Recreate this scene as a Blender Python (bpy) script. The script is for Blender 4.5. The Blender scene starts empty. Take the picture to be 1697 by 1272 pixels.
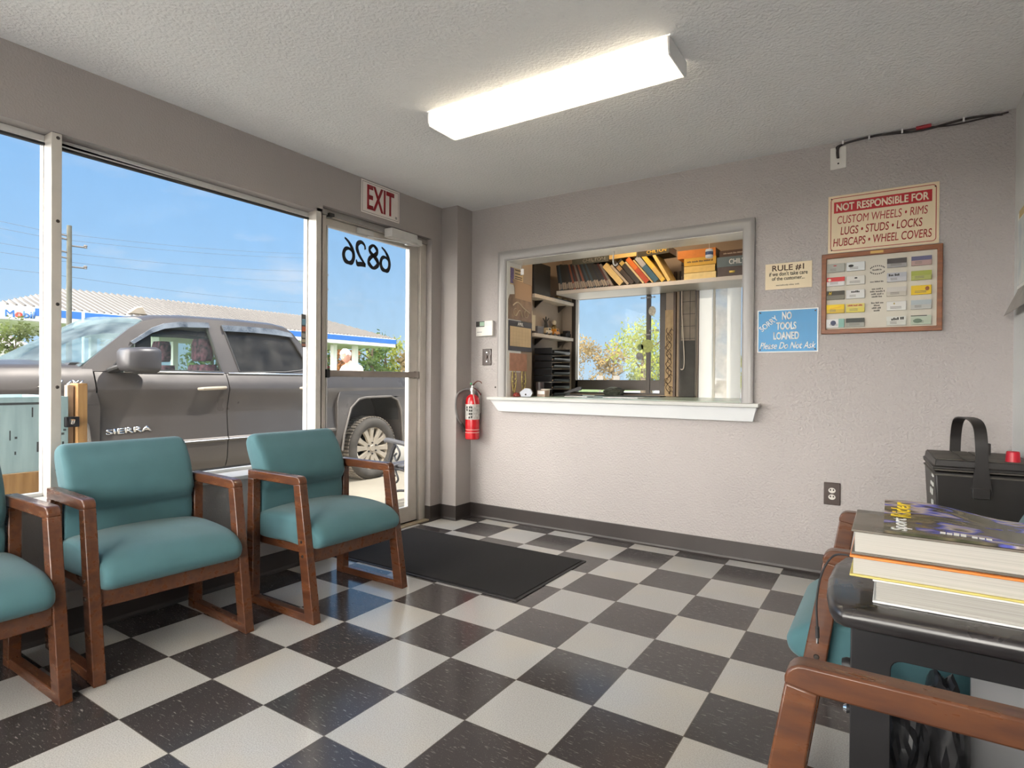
import bpy, bmesh, math, random
from mathutils import Vector, Matrix, geometry
R = math.radians
PI = math.pi
COL = bpy.context.scene.collection
rnd = random.Random(7)

# ---------------------------------------------------------------- materials
def srgb(r, g, b):
    f = lambda c: (c / 255 / 12.92) if c / 255 <= .04045 else ((c / 255 + .055) / 1.055) ** 2.4
    return (f(r), f(g), f(b))

def M(name, col, rough=.5, metal=0.0, var=0.0, scale=12.0, bump=0.0, bscale=180.0, stretch=None,
      coat=0.0, spec=.5, emit=0.0, col2=None, detail=3.0, sheen=0.0, rvar=0.0):
    m = bpy.data.materials.new(name); m.use_nodes = True
    nt = m.node_tree; b = nt.nodes['Principled BSDF']
    b.inputs['Base Color'].default_value = (*col, 1); b.inputs['Roughness'].default_value = rough
    b.inputs['Metallic'].default_value = metal; b.inputs['Coat Weight'].default_value = coat
    b.inputs['Specular IOR Level'].default_value = spec
    if sheen: b.inputs['Sheen Weight'].default_value = sheen
    if emit:
        b.inputs['Emission Color'].default_value = (*col, 1); b.inputs['Emission Strength'].default_value = emit
    tc = nt.nodes.new('ShaderNodeTexCoord'); src = tc.outputs['Object']
    if stretch:
        mp = nt.nodes.new('ShaderNodeMapping'); mp.inputs['Scale'].default_value = stretch
        nt.links.new(src, mp.inputs['Vector']); src = mp.outputs['Vector']
    if var or col2 or rvar:
        n = nt.nodes.new('ShaderNodeTexNoise'); n.inputs['Scale'].default_value = scale; n.inputs['Detail'].default_value = detail
        nt.links.new(src, n.inputs['Vector'])
        mr = nt.nodes.new('ShaderNodeMapRange'); mr.inputs['From Min'].default_value = .3; mr.inputs['From Max'].default_value = .7
        nt.links.new(n.outputs['Fac'], mr.inputs['Value'])
        if var or col2:
            mx = nt.nodes.new('ShaderNodeMix'); mx.data_type = 'RGBA'
            c2 = col2 if col2 else tuple(c * (1 - var) for c in col)
            c1 = col if col2 else tuple(min(1, c * (1 + var)) for c in col)
            mx.inputs[6].default_value = (*c1, 1); mx.inputs[7].default_value = (*c2, 1)
            nt.links.new(mr.outputs['Result'], mx.inputs[0]); nt.links.new(mx.outputs[2], b.inputs['Base Color'])
        if rvar:
            m2 = nt.nodes.new('ShaderNodeMapRange'); m2.inputs['To Min'].default_value = max(.02, rough - rvar); m2.inputs['To Max'].default_value = min(1, rough + rvar)
            nt.links.new(mr.outputs['Result'], m2.inputs['Value']); nt.links.new(m2.outputs['Result'], b.inputs['Roughness'])
    if bump:
        n2 = nt.nodes.new('ShaderNodeTexNoise'); n2.inputs['Scale'].default_value = bscale; n2.inputs['Detail'].default_value = 2
        nt.links.new(src if stretch else tc.outputs['Object'], n2.inputs['Vector'])
        bp = nt.nodes.new('ShaderNodeBump'); bp.inputs['Strength'].default_value = bump; bp.inputs['Distance'].default_value = .004
        nt.links.new(n2.outputs['Fac'], bp.inputs['Height']); nt.links.new(bp.outputs['Normal'], b.inputs['Normal'])
    return m

def glass(name, tint=(1, 1, 1), refl=.06, haze=0.0, hazecol=(.6, .6, .6)):
    m = bpy.data.materials.new(name); m.use_nodes = True
    nt = m.node_tree; nt.nodes.clear()
    o = nt.nodes.new('ShaderNodeOutputMaterial'); t = nt.nodes.new('ShaderNodeBsdfTransparent'); g = nt.nodes.new('ShaderNodeBsdfGlossy')
    t.inputs['Color'].default_value = (*tint, 1); g.inputs['Roughness'].default_value = .01
    lw = nt.nodes.new('ShaderNodeLayerWeight'); lw.inputs['Blend'].default_value = .12
    mr = nt.nodes.new('ShaderNodeMapRange'); mr.inputs['To Min'].default_value = refl * .4; mr.inputs['To Max'].default_value = min(1, refl * 6)
    nt.links.new(lw.outputs['Fresnel'], mr.inputs['Value'])
    mx = nt.nodes.new('ShaderNodeMixShader')
    nt.links.new(mr.outputs['Result'], mx.inputs['Fac']); nt.links.new(t.outputs[0], mx.inputs[1]); nt.links.new(g.outputs[0], mx.inputs[2])
    last = mx
    if haze:
        d = nt.nodes.new('ShaderNodeBsdfDiffuse'); d.inputs['Color'].default_value = (*hazecol, 1)
        n = nt.nodes.new('ShaderNodeTexNoise'); n.inputs['Scale'].default_value = 6; n.inputs['Detail'].default_value = 5
        tc = nt.nodes.new('ShaderNodeTexCoord'); nt.links.new(tc.outputs['Object'], n.inputs['Vector'])
        m2 = nt.nodes.new('ShaderNodeMapRange'); m2.inputs['From Min'].default_value = .3; m2.inputs['From Max'].default_value = .75
        m2.inputs['To Min'].default_value = haze * .3; m2.inputs['To Max'].default_value = haze * 1.6
        nt.links.new(n.outputs['Fac'], m2.inputs['Value'])
        mh = nt.nodes.new('ShaderNodeMixShader'); nt.links.new(m2.outputs['Result'], mh.inputs['Fac'])
        nt.links.new(mx.outputs[0], mh.inputs[1]); nt.links.new(d.outputs[0], mh.inputs[2]); last = mh
    nt.links.new(last.outputs[0], o.inputs['Surface'])
    return m

# ---------------------------------------------------------------- mesh builder
class MB:
    def __init__(self): self.bm = bmesh.new()
    def face(self, pts, mi=0):
        f = self.bm.faces.new([self.bm.verts.new(p) for p in pts]); f.material_index = mi; return f
    def box(self, lo, hi, mi=0, m=None):
        x0, y0, z0 = lo; x1, y1, z1 = hi
        ps = [Vector(p) for p in ((x0,y0,z0),(x1,y0,z0),(x1,y1,z0),(x0,y1,z0),(x0,y0,z1),(x1,y0,z1),(x1,y1,z1),(x0,y1,z1))]
        if m is not None: ps = [m @ p for p in ps]
        v = [self.bm.verts.new(p) for p in ps]
        for q in ((0,3,2,1),(4,5,6,7),(0,1,5,4),(1,2,6,5),(2,3,7,6),(3,0,4,7)):
            self.bm.faces.new([v[i] for i in q]).material_index = mi
        return self
    def cbox(self, c, s, mi=0, rot=None):
        m = Matrix.Translation(c) @ (rot.to_4x4() if rot is not None else Matrix.Identity(4))
        return self.box([-a / 2 for a in s], [a / 2 for a in s], mi, m)
    def loft(self, rings, caps=True, closed=True, mi=0):
        vs = [[self.bm.verts.new(p) for p in r] for r in rings]; n = len(vs[0])
        for a, b in zip(vs, vs[1:]):
            for i in range(n if closed else n - 1):
                j = (i + 1) % n
                self.bm.faces.new((a[i], a[j], b[j], b[i])).material_index = mi
        if caps and closed:
            self.bm.faces.new(vs[0][::-1]).material_index = mi; self.bm.faces.new(vs[-1]).material_index = mi
        return self
    def prism(self, poly, axis, a, b, mi=0):
        def P(u, v, w):
            return {'x': (w, u, v), 'y': (u, w, v), 'z': (u, v, w)}[axis]
        return self.loft([[P(u, v, a) for u, v in poly], [P(u, v, b) for u, v in poly]], mi=mi)
    def tube(self, pts, r, segs=8, mi=0, caps=True, flat=1.0, up=None):
        pts = [Vector(p) for p in pts]; rings = []
        n = len(pts); prev = None
        for i, p in enumerate(pts):
            t = (pts[min(i + 1, n - 1)] - pts[max(i - 1, 0)]).normalized()
            ref = Vector(up) if up is not None else (prev if prev is not None else (Vector((0, 0, 1)) if abs(t.z) < .9 else Vector((1, 0, 0))))
            a = t.cross(ref).normalized(); b = a.cross(t).normalized(); prev = b
            rr = r[i] if isinstance(r, (list, tuple)) else r
            rings.append([p + (a * math.cos(k * 2 * PI / segs) + b * math.sin(k * 2 * PI / segs) * flat) * rr for k in range(segs)])
        return self.loft(rings, caps=caps, mi=mi)
    def cyl(self, p0, p1, r, segs=16, mi=0, r2=None):
        return self.tube([p0, p1], [r, r if r2 is None else r2], segs, mi)
    def lathe(self, prof, segs=24, m=None, mi=0, close=False):
        m = m or Matrix.Identity(4); rings = []
        for k in range(segs):
            a = 2 * PI * k / segs
            rings.append([m @ Vector((r * math.cos(a), r * math.sin(a), z)) for r, z in prof])
        vs = [[self.bm.verts.new(p) for p in r] for r in rings]; n = len(prof)
        for k in range(segs):
            a, b = vs[k], vs[(k + 1) % segs]
            for i in range(n if close else n - 1):
                j = (i + 1) % n
                self.bm.faces.new((a[i], b[i], b[j], a[j])).material_index = mi
        if not close:
            for i, rev in ((0, False), (n - 1, True)):
                if prof[i][0] > 1e-6:
                    f = [vs[k][i] for k in range(segs)]
                    self.bm.faces.new(f if rev else f[::-1]).material_index = mi
        return self
    def ball(self, c, r, u=14, v=10, mi=0, m=None):
        mm = (m if m is not None else Matrix.Identity(4))
        s = r if isinstance(r, (tuple, list)) else (r, r, r)
        g = bmesh.ops.create_uvsphere(self.bm, u_segments=u, v_segments=v, radius=1, matrix=Matrix.Translation(c) @ mm @ Matrix.Diagonal((*s, 1)))
        for vv in g['verts']:
            for f in vv.link_faces: f.material_index = mi
        return self
    def plate(self, outer, holes, fn, mi=0):
        """flat polygon with holes, given a front and a back through fn(u, v, side)"""
        loops = [outer] + holes
        flat = [p for l in loops for p in l]
        tris = geometry.tessellate_polygon([[Vector((u, v, 0)) for u, v in l] for l in loops])
        A = [self.bm.verts.new(fn(u, v, 0)) for u, v in flat]; B = [self.bm.verts.new(fn(u, v, 1)) for u, v in flat]
        for t in tris:
            for q in ((A[t[0]], A[t[1]], A[t[2]]), (B[t[2]], B[t[1]], B[t[0]])):
                try: self.bm.faces.new(q).material_index = mi
                except ValueError: pass
        k = 0
        for l in loops:
            n = len(l)
            for i in range(n):
                j = (i + 1) % n
                self.bm.faces.new((A[k + i], A[k + j], B[k + j], B[k + i])).material_index = mi
            k += n
        return self
    def build(self, name, mats, parent=None, smooth=35, bevel=0.0, bseg=2, subsurf=0, weld=True):
        bm = self.bm
        if weld: bmesh.ops.remove_doubles(bm, verts=bm.verts, dist=1e-6)
        bmesh.ops.recalc_face_normals(bm, faces=bm.faces)
        me = bpy.data.meshes.new(name); bm.to_mesh(me); bm.free()
        for m in (mats if isinstance(mats, (list, tuple)) else [mats]): me.materials.append(m)
        if smooth:
            me.shade_smooth(); me.set_sharp_from_angle(angle=R(smooth))
        o = bpy.data.objects.new(name, me); COL.objects.link(o)
        if parent is not None: o.parent = parent
        if bevel:
            b = o.modifiers.new('Bevel', 'BEVEL'); b.width = bevel; b.segments = bseg; b.limit_method = 'ANGLE'; b.angle_limit = R(40)
        if subsurf:
            s = o.modifiers.new('Subsurf', 'SUBSURF'); s.levels = subsurf; s.render_levels = subsurf
        return o

def each(name, mbs, mat, parent, **kw):
    return [m.build(name, mat, parent, **kw) for m in mbs]

def tag(o, label=None, cat=None, group=None, kind=None):
    if label: o['label'] = label
    if cat: o['category'] = cat
    if group: o['group'] = group
    if kind: o['kind'] = kind
    return o

def thing(name, label, cat, loc=(0, 0, 0), rz=0.0, group=None):
    o = bpy.data.objects.new(name, None); COL.objects.link(o); o.empty_display_size = .1
    o.location = loc; o.rotation_euler = (0, 0, rz)
    return tag(o, label, cat, group)

def root_structure(name):
    o = bpy.data.objects.new(name, None); COL.objects.link(o); o['kind'] = 'structure'; return o

def S(name, mb, mats, parent=None, **kw):
    o = mb.build(name, mats, parent, **kw)
    if parent is None: o['kind'] = 'structure'
    return o

def dup(root, loc, rz, label, group=None, keep_cat=True):
    r = root.copy(); COL.objects.link(r); r.location = loc; r.rotation_euler = (0, 0, rz); r['label'] = label
    if group: r['group'] = group
    for ch in list(root.children):
        c = ch.copy(); COL.objects.link(c); c.parent = r
        for g in ch.children:
            d = g.copy(); COL.objects.link(d); d.parent = c
    return r

def boolean_cut(o, cutters):
    for i, c in enumerate(cutters):
        md = o.modifiers.new('cut%d' % i, 'BOOLEAN'); md.operation = 'DIFFERENCE'; md.object = c; md.solver = 'EXACT'
    dg = bpy.context.evaluated_depsgraph_get(); dg.update()
    me = bpy.data.meshes.new_from_object(o.evaluated_get(dg))
    o.modifiers.clear(); old = o.data; o.data = me; bpy.data.meshes.remove(old)
    for c in cutters:
        d = c.data; bpy.data.objects.remove(c); bpy.data.meshes.remove(d)
    me.shade_smooth(); me.set_sharp_from_angle(angle=R(32))

# lettering: letters as thin raised mesh, fitted in a w x h box whose lower left corner is `at`
def letters(name, text, mat, w, h, at, xd, yd, parent=None, bold=0.0, shear=0.0, thick=.0012, spacing=1.0, flip=False):
    cu = bpy.data.curves.new('t', 'FONT'); cu.body = text; cu.size = 1; cu.offset = 0.0 if 'M' in text else bold; cu.shear = shear; cu.space_character = spacing; cu.resolution_u = 5
    o = bpy.data.objects.new('t', cu); COL.objects.link(o)
    dg = bpy.context.evaluated_depsgraph_get(); dg.update()
    me = bpy.data.meshes.new_from_object(o.evaluated_get(dg))
    bpy.data.objects.remove(o); bpy.data.curves.remove(cu)
    bm = bmesh.new(); bm.from_mesh(me); bpy.data.meshes.remove(me)
    xs = [v.co.x for v in bm.verts]; ys = [v.co.y for v in bm.verts]
    x0, x1, y0, y1 = min(xs), max(xs), min(ys), max(ys)
    xd = Vector(xd).normalized(); yd = Vector(yd).normalized(); nd = xd.cross(yd); at = Vector(at)
    ext = bmesh.ops.extrude_face_region(bm, geom=bm.faces[:])
    top = {v for v in ext['geom'] if isinstance(v, bmesh.types.BMVert)}
    for v in bm.verts:
        u = (v.co.x - x0) / (x1 - x0); t = (v.co.y - y0) / (y1 - y0)
        if flip: u = 1 - u
        v.co = at + xd * (u * w) + yd * (t * h) + nd * (thick if v in top else 0)
    bmesh.ops.recalc_face_normals(bm, faces=bm.faces)
    me = bpy.data.meshes.new(name); bm.to_mesh(me); bm.free(); me.materials.append(mat)
    ob = bpy.data.objects.new(name, me); COL.objects.link(ob)
    if parent is not None: ob.parent = parent
    return ob

def arc(cx, cz, r, a0, a1, n):
    return [(cx + r * math.cos(R(a0 + (a1 - a0) * i / n)), cz + r * math.sin(R(a0 + (a1 - a0) * i / n))) for i in range(n + 1)]

def rrect(x0, y0, x1, y1, r, n=4):
    return arc(x1 - r, y1 - r, r, 0, 90, n) + arc(x0 + r, y1 - r, r, 90, 180, n) + arc(x0 + r, y0 + r, r, 180, 270, n) + arc(x1 - r, y0 + r, r, 270, 360, n)

def catmull(pts, n=6):
    pts = [Vector(p) for p in pts]; out = []
    for i in range(len(pts) - 1):
        p0, p1, p2, p3 = pts[max(i - 1, 0)], pts[i], pts[i + 1], pts[min(i + 2, len(pts) - 1)]
        for k in range(n):
            t = k / n
            out.append(.5 * (2 * p1 + (p2 - p0) * t + (2 * p0 - 5 * p1 + 4 * p2 - p3) * t * t + (3 * p1 - p0 - 3 * p2 + p3) * t ** 3))
    out.append(pts[-1]); return out

def print_line(name, mat, w, h, at, xd, yd, parent=None, seed=1, thick=.0005):
    """a line of print too small to read: word-shaped blocks of letter strokes"""
    r = random.Random(seed); xd = Vector(xd).normalized(); yd = Vector(yd).normalized(); nd = xd.cross(yd); at = Vector(at)
    mb = MB(); x = 0.0; lw = h * .62
    while x < w - lw * .5:
        for k in range(r.choice((3, 4, 5, 6))):
            if x > w - lw * .6: break
            hh = h * r.choice((.72, 1, .72, 1, .8)); c = [at + xd * a + yd * b for a, b in ((x, 0), (x + lw * .8, 0), (x + lw * .8, hh), (x, hh))]
            mb.loft([c, [p + nd * thick for p in c]]); x += lw
        x += lw * .6
    return mb.build(name, mat, parent, weld=False)
# ---------------------------------------------------------------- room materials
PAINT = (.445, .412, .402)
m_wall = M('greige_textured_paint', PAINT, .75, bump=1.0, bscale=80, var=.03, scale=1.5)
m_wallL = M('greige_paint_shaded', (.37, .338, .325), .7, bump=.3, bscale=110, var=.03, scale=1.5)  # same greige paint, darkened to put the window side's shade into the colour
m_ceil = M('ceiling_texture', (.86, .86, .87), .85, bump=1.0, bscale=70, var=.02, scale=2)
m_white = M('white_paint', (.8, .8, .8), .45, var=.02, scale=5)
m_trimgrey = M('satin_grey_trim', (.33, .315, .31), .28, var=.03, scale=4)
m_apron = M('pale_apron_paint', (.66, .675, .69), .4, var=.02, scale=3)
m_base = M('brown_vinyl_base', (.036, .029, .027), .45, var=.15, scale=3)
m_alu = M('worn_aluminium', (.62, .58, .53), .42, metal=.35, var=.06, scale=8, rvar=.1)
m_alulight = M('pale_aluminium', (.78, .77, .75), .45, metal=.25, var=.04, scale=8)
m_bronze = M('brown_aluminium', (.30, .26, .235), .4, metal=.4, var=.08, scale=10)
m_dark = M('dark_gasket', (.02, .02, .02), .6)
m_glass = glass('window_glass', (.98, .985, .985), .006, .02, (.5, .52, .52))
m_glass2 = glass('door_glass', (.97, .975, .97), .008, .035, (.5, .5, .48))
m_screw = M('dark_screw', (.06, .05, .045), .4, metal=.8)

def floor_material():
    m = bpy.data.materials.new('checker_vinyl_tiles'); m.use_nodes = True
    nt = m.node_tree; L = nt.links.new; b = nt.nodes['Principled BSDF']
    def N(t, **k):
        n = nt.nodes.new(t)
        for a, v in k.items(): setattr(n, a, v)
        return n
    def mth(op, a, bb=None):
        n = N('ShaderNodeMath', operation=op)
        for i, v in enumerate((a, bb)):
            if v is None: continue
            if isinstance(v, (int, float)): n.inputs[i].default_value = v
            else: L(v, n.inputs[i])
        return n.outputs[0]
    geo = N('ShaderNodeTexCoord'); sp = N('ShaderNodeSeparateXYZ'); L(geo.outputs['Object'], sp.inputs[0])
    T = .3048
    u = mth('DIVIDE', mth('SUBTRACT', sp.outputs[0], 1.2495 - 40 * T), T); v = mth('DIVIDE', mth('SUBTRACT', -.1367 + 40 * T, sp.outputs[1]), T)
    fu = mth('FLOOR', u); fv = mth('FLOOR', v)
    par = mth('MODULO', mth('ADD', fu, fv), 2.0)
    cell = N('ShaderNodeCombineXYZ'); L(fu, cell.inputs[0]); L(fv, cell.inputs[1])
    wn = N('ShaderNodeTexWhiteNoise', noise_dimensions='3D'); L(cell.outputs[0], wn.inputs['Vector'])
    sm = N('ShaderNodeTexNoise'); sm.inputs['Scale'].default_value = 260; sm.inputs['Detail'].default_value = 2; L(geo.outputs['Object'], sm.inputs['Vector'])
    rot = N('ShaderNodeMapping'); rot.inputs['Rotation'].default_value = (0, 0, R(55)); rot.inputs['Scale'].default_value = (30, 170, 1); L(geo.outputs['Object'], rot.inputs[0])
    st = N('ShaderNodeTexNoise'); st.inputs['Scale'].default_value = 1; st.inputs['Detail'].default_value = 2; L(rot.outputs[0], st.inputs['Vector'])
    big = N('ShaderNodeTexNoise'); big.inputs['Scale'].default_value = 2.2; big.inputs['Detail'].default_value = 5; L(geo.outputs['Object'], big.inputs['Vector'])
    def ramp(src, a, bq):
        r = N('ShaderNodeMapRange'); r.inputs['From Min'].default_value = a; r.inputs['From Max'].default_value = bq; L(src, r.inputs['Value']); return r.outputs[0]
    def mix(f, c1, c2):
        n = N('ShaderNodeMix', data_type='RGBA'); L(f, n.inputs[0])
        for i, c in ((6, c1), (7, c2)):
            if isinstance(c, tuple): n.inputs[i].default_value = (*c, 1)
            else: L(c, n.inputs[i])
        return n.outputs[2]
    dark = mix(ramp(st.outputs['Fac'], .62, .74), (.052, .046, .046), (.23, .21, .20))
    dark = mix(ramp(sm.outputs['Fac'], .66, .78), dark, (.34, .31, .29))
    lite = mix(ramp(sm.outputs['Fac'], .35, .6), (.38, .37, .35), (.51, .50, .48))
    lite = mix(mth('MULTIPLY', ramp(big.outputs['Fac'], .5, .75), .5), lite, (.52, .45, .34))
    col = mix(par, lite, dark)
    hv = N('ShaderNodeHueSaturation'); L(col, hv.inputs['Color']); L(mth('ADD', mth('MULTIPLY', wn.outputs['Value'], .16), .92), hv.inputs['Value'])
    edge = mth('MINIMUM', mth('MINIMUM', mth('FRACT', u), mth('SUBTRACT', 1, mth('FRACT', u))), mth('MINIMUM', mth('FRACT', v), mth('SUBTRACT', 1, mth('FRACT', v))))
    seam = mth('LESS_THAN', edge, .0042)
    fin = mix(seam, hv.outputs['Color'], (.12, .105, .09))
    L(fin, b.inputs['Base Color'])
    L(mth('ADD', mth('MULTIPLY', big.outputs['Fac'], .20), .07), b.inputs['Roughness'])
    bp = N('ShaderNodeBump'); bp.inputs['Strength'].default_value = .08; bp.inputs['Distance'].default_value = .01; L(big.outputs['Fac'], bp.inputs['Height'])
    L(bp.outputs['Normal'], b.inputs['Normal'])
    return m
m_floor = floor_material()

X1, YF, H = 3.49, -5.4, 2.44      # right wall, wall behind the camera, ceiling
S('floor', MB().box((-.03, YF, -.06), (X1, 0, 0)), m_floor, smooth=0)
S('ceiling', MB().box((-.17, YF, H), (X1 + .12, 0, H + .08)), m_ceil, smooth=0)
# wall with the hatch
fn = lambda u, v, s: (u, s * .14, v)
S('wall_back', MB().plate([(-.17, -.06), (X1 + .12, -.06), (X1 + .12, H + .2), (-.17, H + .2)], [[(.50, .93), (2.232, .93), (2.232, 2.005), (.50, 2.005)]], fn), m_wall, smooth=0)
S('wall_right', MB().box((X1, YF, -.06), (X1 + .12, 0, H + .2)), M('pale_wall_paint', (.62, .62, .62), .75, bump=.5, bscale=75), smooth=0)
fn = lambda u, v, s: (u, YF - .12 * s, v)
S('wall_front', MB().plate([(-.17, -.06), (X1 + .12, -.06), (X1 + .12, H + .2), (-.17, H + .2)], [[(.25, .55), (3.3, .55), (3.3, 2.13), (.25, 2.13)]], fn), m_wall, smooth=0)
w4 = root_structure('window_added')  # unseen window and opening, added to light the room from behind the camera
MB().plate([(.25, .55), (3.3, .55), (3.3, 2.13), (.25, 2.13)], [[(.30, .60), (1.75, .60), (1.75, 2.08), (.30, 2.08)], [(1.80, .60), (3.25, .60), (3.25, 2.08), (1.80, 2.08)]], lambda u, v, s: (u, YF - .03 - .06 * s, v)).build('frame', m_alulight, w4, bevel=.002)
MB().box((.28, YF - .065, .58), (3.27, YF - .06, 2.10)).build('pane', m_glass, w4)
# storefront wall: openings for two windows and the door
fn = lambda u, v, s: (-.17 * s, u, v)
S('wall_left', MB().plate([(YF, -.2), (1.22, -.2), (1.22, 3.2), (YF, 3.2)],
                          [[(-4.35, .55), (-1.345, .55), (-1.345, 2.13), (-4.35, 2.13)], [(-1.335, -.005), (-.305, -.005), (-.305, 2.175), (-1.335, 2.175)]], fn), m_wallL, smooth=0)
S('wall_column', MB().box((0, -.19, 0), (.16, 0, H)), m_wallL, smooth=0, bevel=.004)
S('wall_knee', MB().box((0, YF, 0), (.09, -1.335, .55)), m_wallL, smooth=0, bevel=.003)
# roof slab and parapet of the building outside
S('roof_slab', MB().box((-.17, YF - .12, 2.66), (X1 + .12, 1.23, 2.74)), M('roof_membrane', (.5, .5, .5), .9, var=.1), smooth=0)

# cove base
def cove(name, x0, x1, ax, face, sgn, toe=.018):
    # profile: 2D (offset from wall, z)
    pr = [(0, 0), (toe, 0), (.009, .006), (.005, .018), (.005, .108), (.003, .112), (0, .112)]
    mb = MB()
    if ax == 'x': mb.loft([[(x, face + sgn * d, z) for d, z in pr] for x in (x0, x1)])
    else: mb.loft([[(face + sgn * d, y, z) for d, z in pr] for y in (x0, x1)])
    return S(name, mb, m_base, smooth=0)
cove('baseboard_back', .16, X1, 'x', 0, -1)
cove('baseboard_right', YF, 0, 'y', X1, -1)
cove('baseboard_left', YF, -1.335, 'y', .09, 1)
mb = MB()
pr = [(0, 0), (.018, 0), (.009, .006), (.005, .018), (.005, .108), (.003, .112), (0, .112)]
path = [((-.085, -.305), (0, -1)), ((.0, -.305), (1, -1)), ((.0, -.19), (1, -1)), ((.16, -.19), (1, -1)), ((.16, 0), (1, 0))]
mb.loft([[(p[0] + n[0] * d, p[1] + n[1] * d, z) for d, z in pr] for p, n in path])
S('baseboard_column', mb, m_base, smooth=0)
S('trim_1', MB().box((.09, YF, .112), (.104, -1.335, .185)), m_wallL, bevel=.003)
# window stool
S('trim_2', MB().box((-.10, YF, .55), (.105, -1.345, .572)), M('sill_paint', (.62, .61, .59), .35, var=.05, scale=6), bevel=.004)

for m_ in (m_wall, m_wallL, m_ceil):
    m_.node_tree.nodes['Bump'].inputs['Distance'].default_value = .007
# ---------------------------------------------------------------- storefront windows
def mullion(parent, y0, y1, top, nscrew):
    m = MB().box((-.085, y0, .572), (0, y1, top)).build('mullion', m_alu, parent, bevel=.002)
    for k in range(nscrew):
        z = .69 + k * (top - .71) / max(1, nscrew - 1)
        MB().lathe([(0, .0035), (.005, .003), (.0075, 0)], 10, Matrix.Translation((0, y0 * .38 + y1 * .62, z)) @ Matrix.Rotation(R(90), 4, 'Y')).build('screw', m_screw, m)
def window(name, y0, y1):
    w = root_structure(name)
    mb = MB()
    mb.plate([(y0, .572), (y1, .572), (y1, 2.13), (y0, 2.13)], [[(y0 + .004, .588), (y1 - .004, .588), (y1 - .004, 2.104), (y0 + .004, 2.104)]], lambda u, v, s: (-.115 + .035 * s, u, v))
    mb.build('frame', m_alulight, w, bevel=.002)
    MB().box((-.098, y0 + .01, .585), (-.093, y1 - .01, 2.10)).build('pane', m_glass, w)
    MB().box((-.09, y0, 2.085), (-.07, y1, 2.096)).build('gasket', m_dark, w)
    return w
w1 = window('window_1', -2.705, -1.385)
w2 = window('window_2', -4.345, -2.742)
mullion(w1, -2.743, -2.705, 2.128, 5)
mullion(w1, -1.383, -1.336, 2.15, 0)

# ---------------------------------------------------------------- glass door
d = root_structure('door_1')
mb = MB()
mb.plate([(-1.334, 0), (-.307, 0), (-.307, 2.174), (-1.334, 2.174)], [[(-1.268, .012), (-.375, .012), (-.375, 2.130), (-1.268, 2.130)]], lambda u, v, s: (-.135 + .085 * s, u, v))
mb.build('door_frame', m_alu, d, bevel=.002)
mb = MB()
mb.plate([(-1.266, .014), (-.378, .014), (-.378, 2.127), (-1.266, 2.127)], [[(-1.245, .125), (-.47, .125), (-.47, 2.078), (-1.245, 2.078)]], lambda u, v, s: (-.115 + .042 * s, u, v))
leaf = mb.build('door_leaf', m_alu, d, bevel=.002)
MB().box((-.098, -1.25, .12), (-.093, -.465, 2.085)).build('pane', m_glass2, d)
mb = MB()
for (y0, y1, z0, z1) in ((-1.246, -1.238, .125, 2.078), (-.482, -.468, .125, 2.078), (-1.246, -.468, .122, .132), (-1.246, -.468, 2.071, 2.079)):
    mb.box((-.088, y0, z0), (-.068, y1, z1))
mb.build('glazing_bead', m_alulight, leaf, weld=False)
pb = MB().box((-.072, -1.262, 1.104), (-.045, -.39, 1.146)).build('push_bar', m_bronze, d, bevel=.003)
for y in (-1.25, -.405):
    MB().box((-.075, y - .012, 1.098), (-.04, y + .012, 1.152)).build('bar_bracket', m_dark if y < -1 else m_bronze, pb, bevel=.003)
MB().box((-.135, -1.334, 0), (.0, -.307, .012)).build('threshold', M('brass_threshold', (.38, .32, .22), .5, metal=.5, var=.2), d, bevel=.004)
MB().box((-.075, -1.334, 2.134), (-.040, -.307, 2.174)).build('door_header', M('shaded_grey_bar', (.34, .325, .31), .4, metal=.3, var=.06), d, bevel=.004)
# door closer on the header
dc = thing('door_closer', 'grey door closer box with folding arm above the glass door', 'door closer', (0, 0, 0))
m_closer = M('grey_enamel', (.60, .59, .575), .4, var=.04)
MB().box((-.040, -.77, 2.096), (.034, -.50, 2.160)).build('housing', m_closer, dc, bevel=.006)
MB().box((-.040, -.50, 2.090), (.028, -.445, 2.132)).build('pivot_block', m_closer, dc, bevel=.004)
MB().tube([(.012, -.48, 2.086), (.03, -.60, 2.074), (.012, -.76, 2.071), (-.045, -.92, 2.07)], .007, 8, flat=.6).build('arm', m_white, dc)
MB().tube([(.012, -.47, 2.086), (.045, -.58, 2.066), (.055, -.65, 2.058)], .012, 8, flat=.45).build('elbow', m_white, dc)
MB().box((-.072, -1.0, 2.082), (-.045, -.86, 2.118)).build('shoe', m_closer, dc, bevel=.004)
MB().box((-.06, -1.265, 2.128), (-.02, -1.225, 2.150)).build('top_pivot', m_dark, d, bevel=.003)

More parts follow.
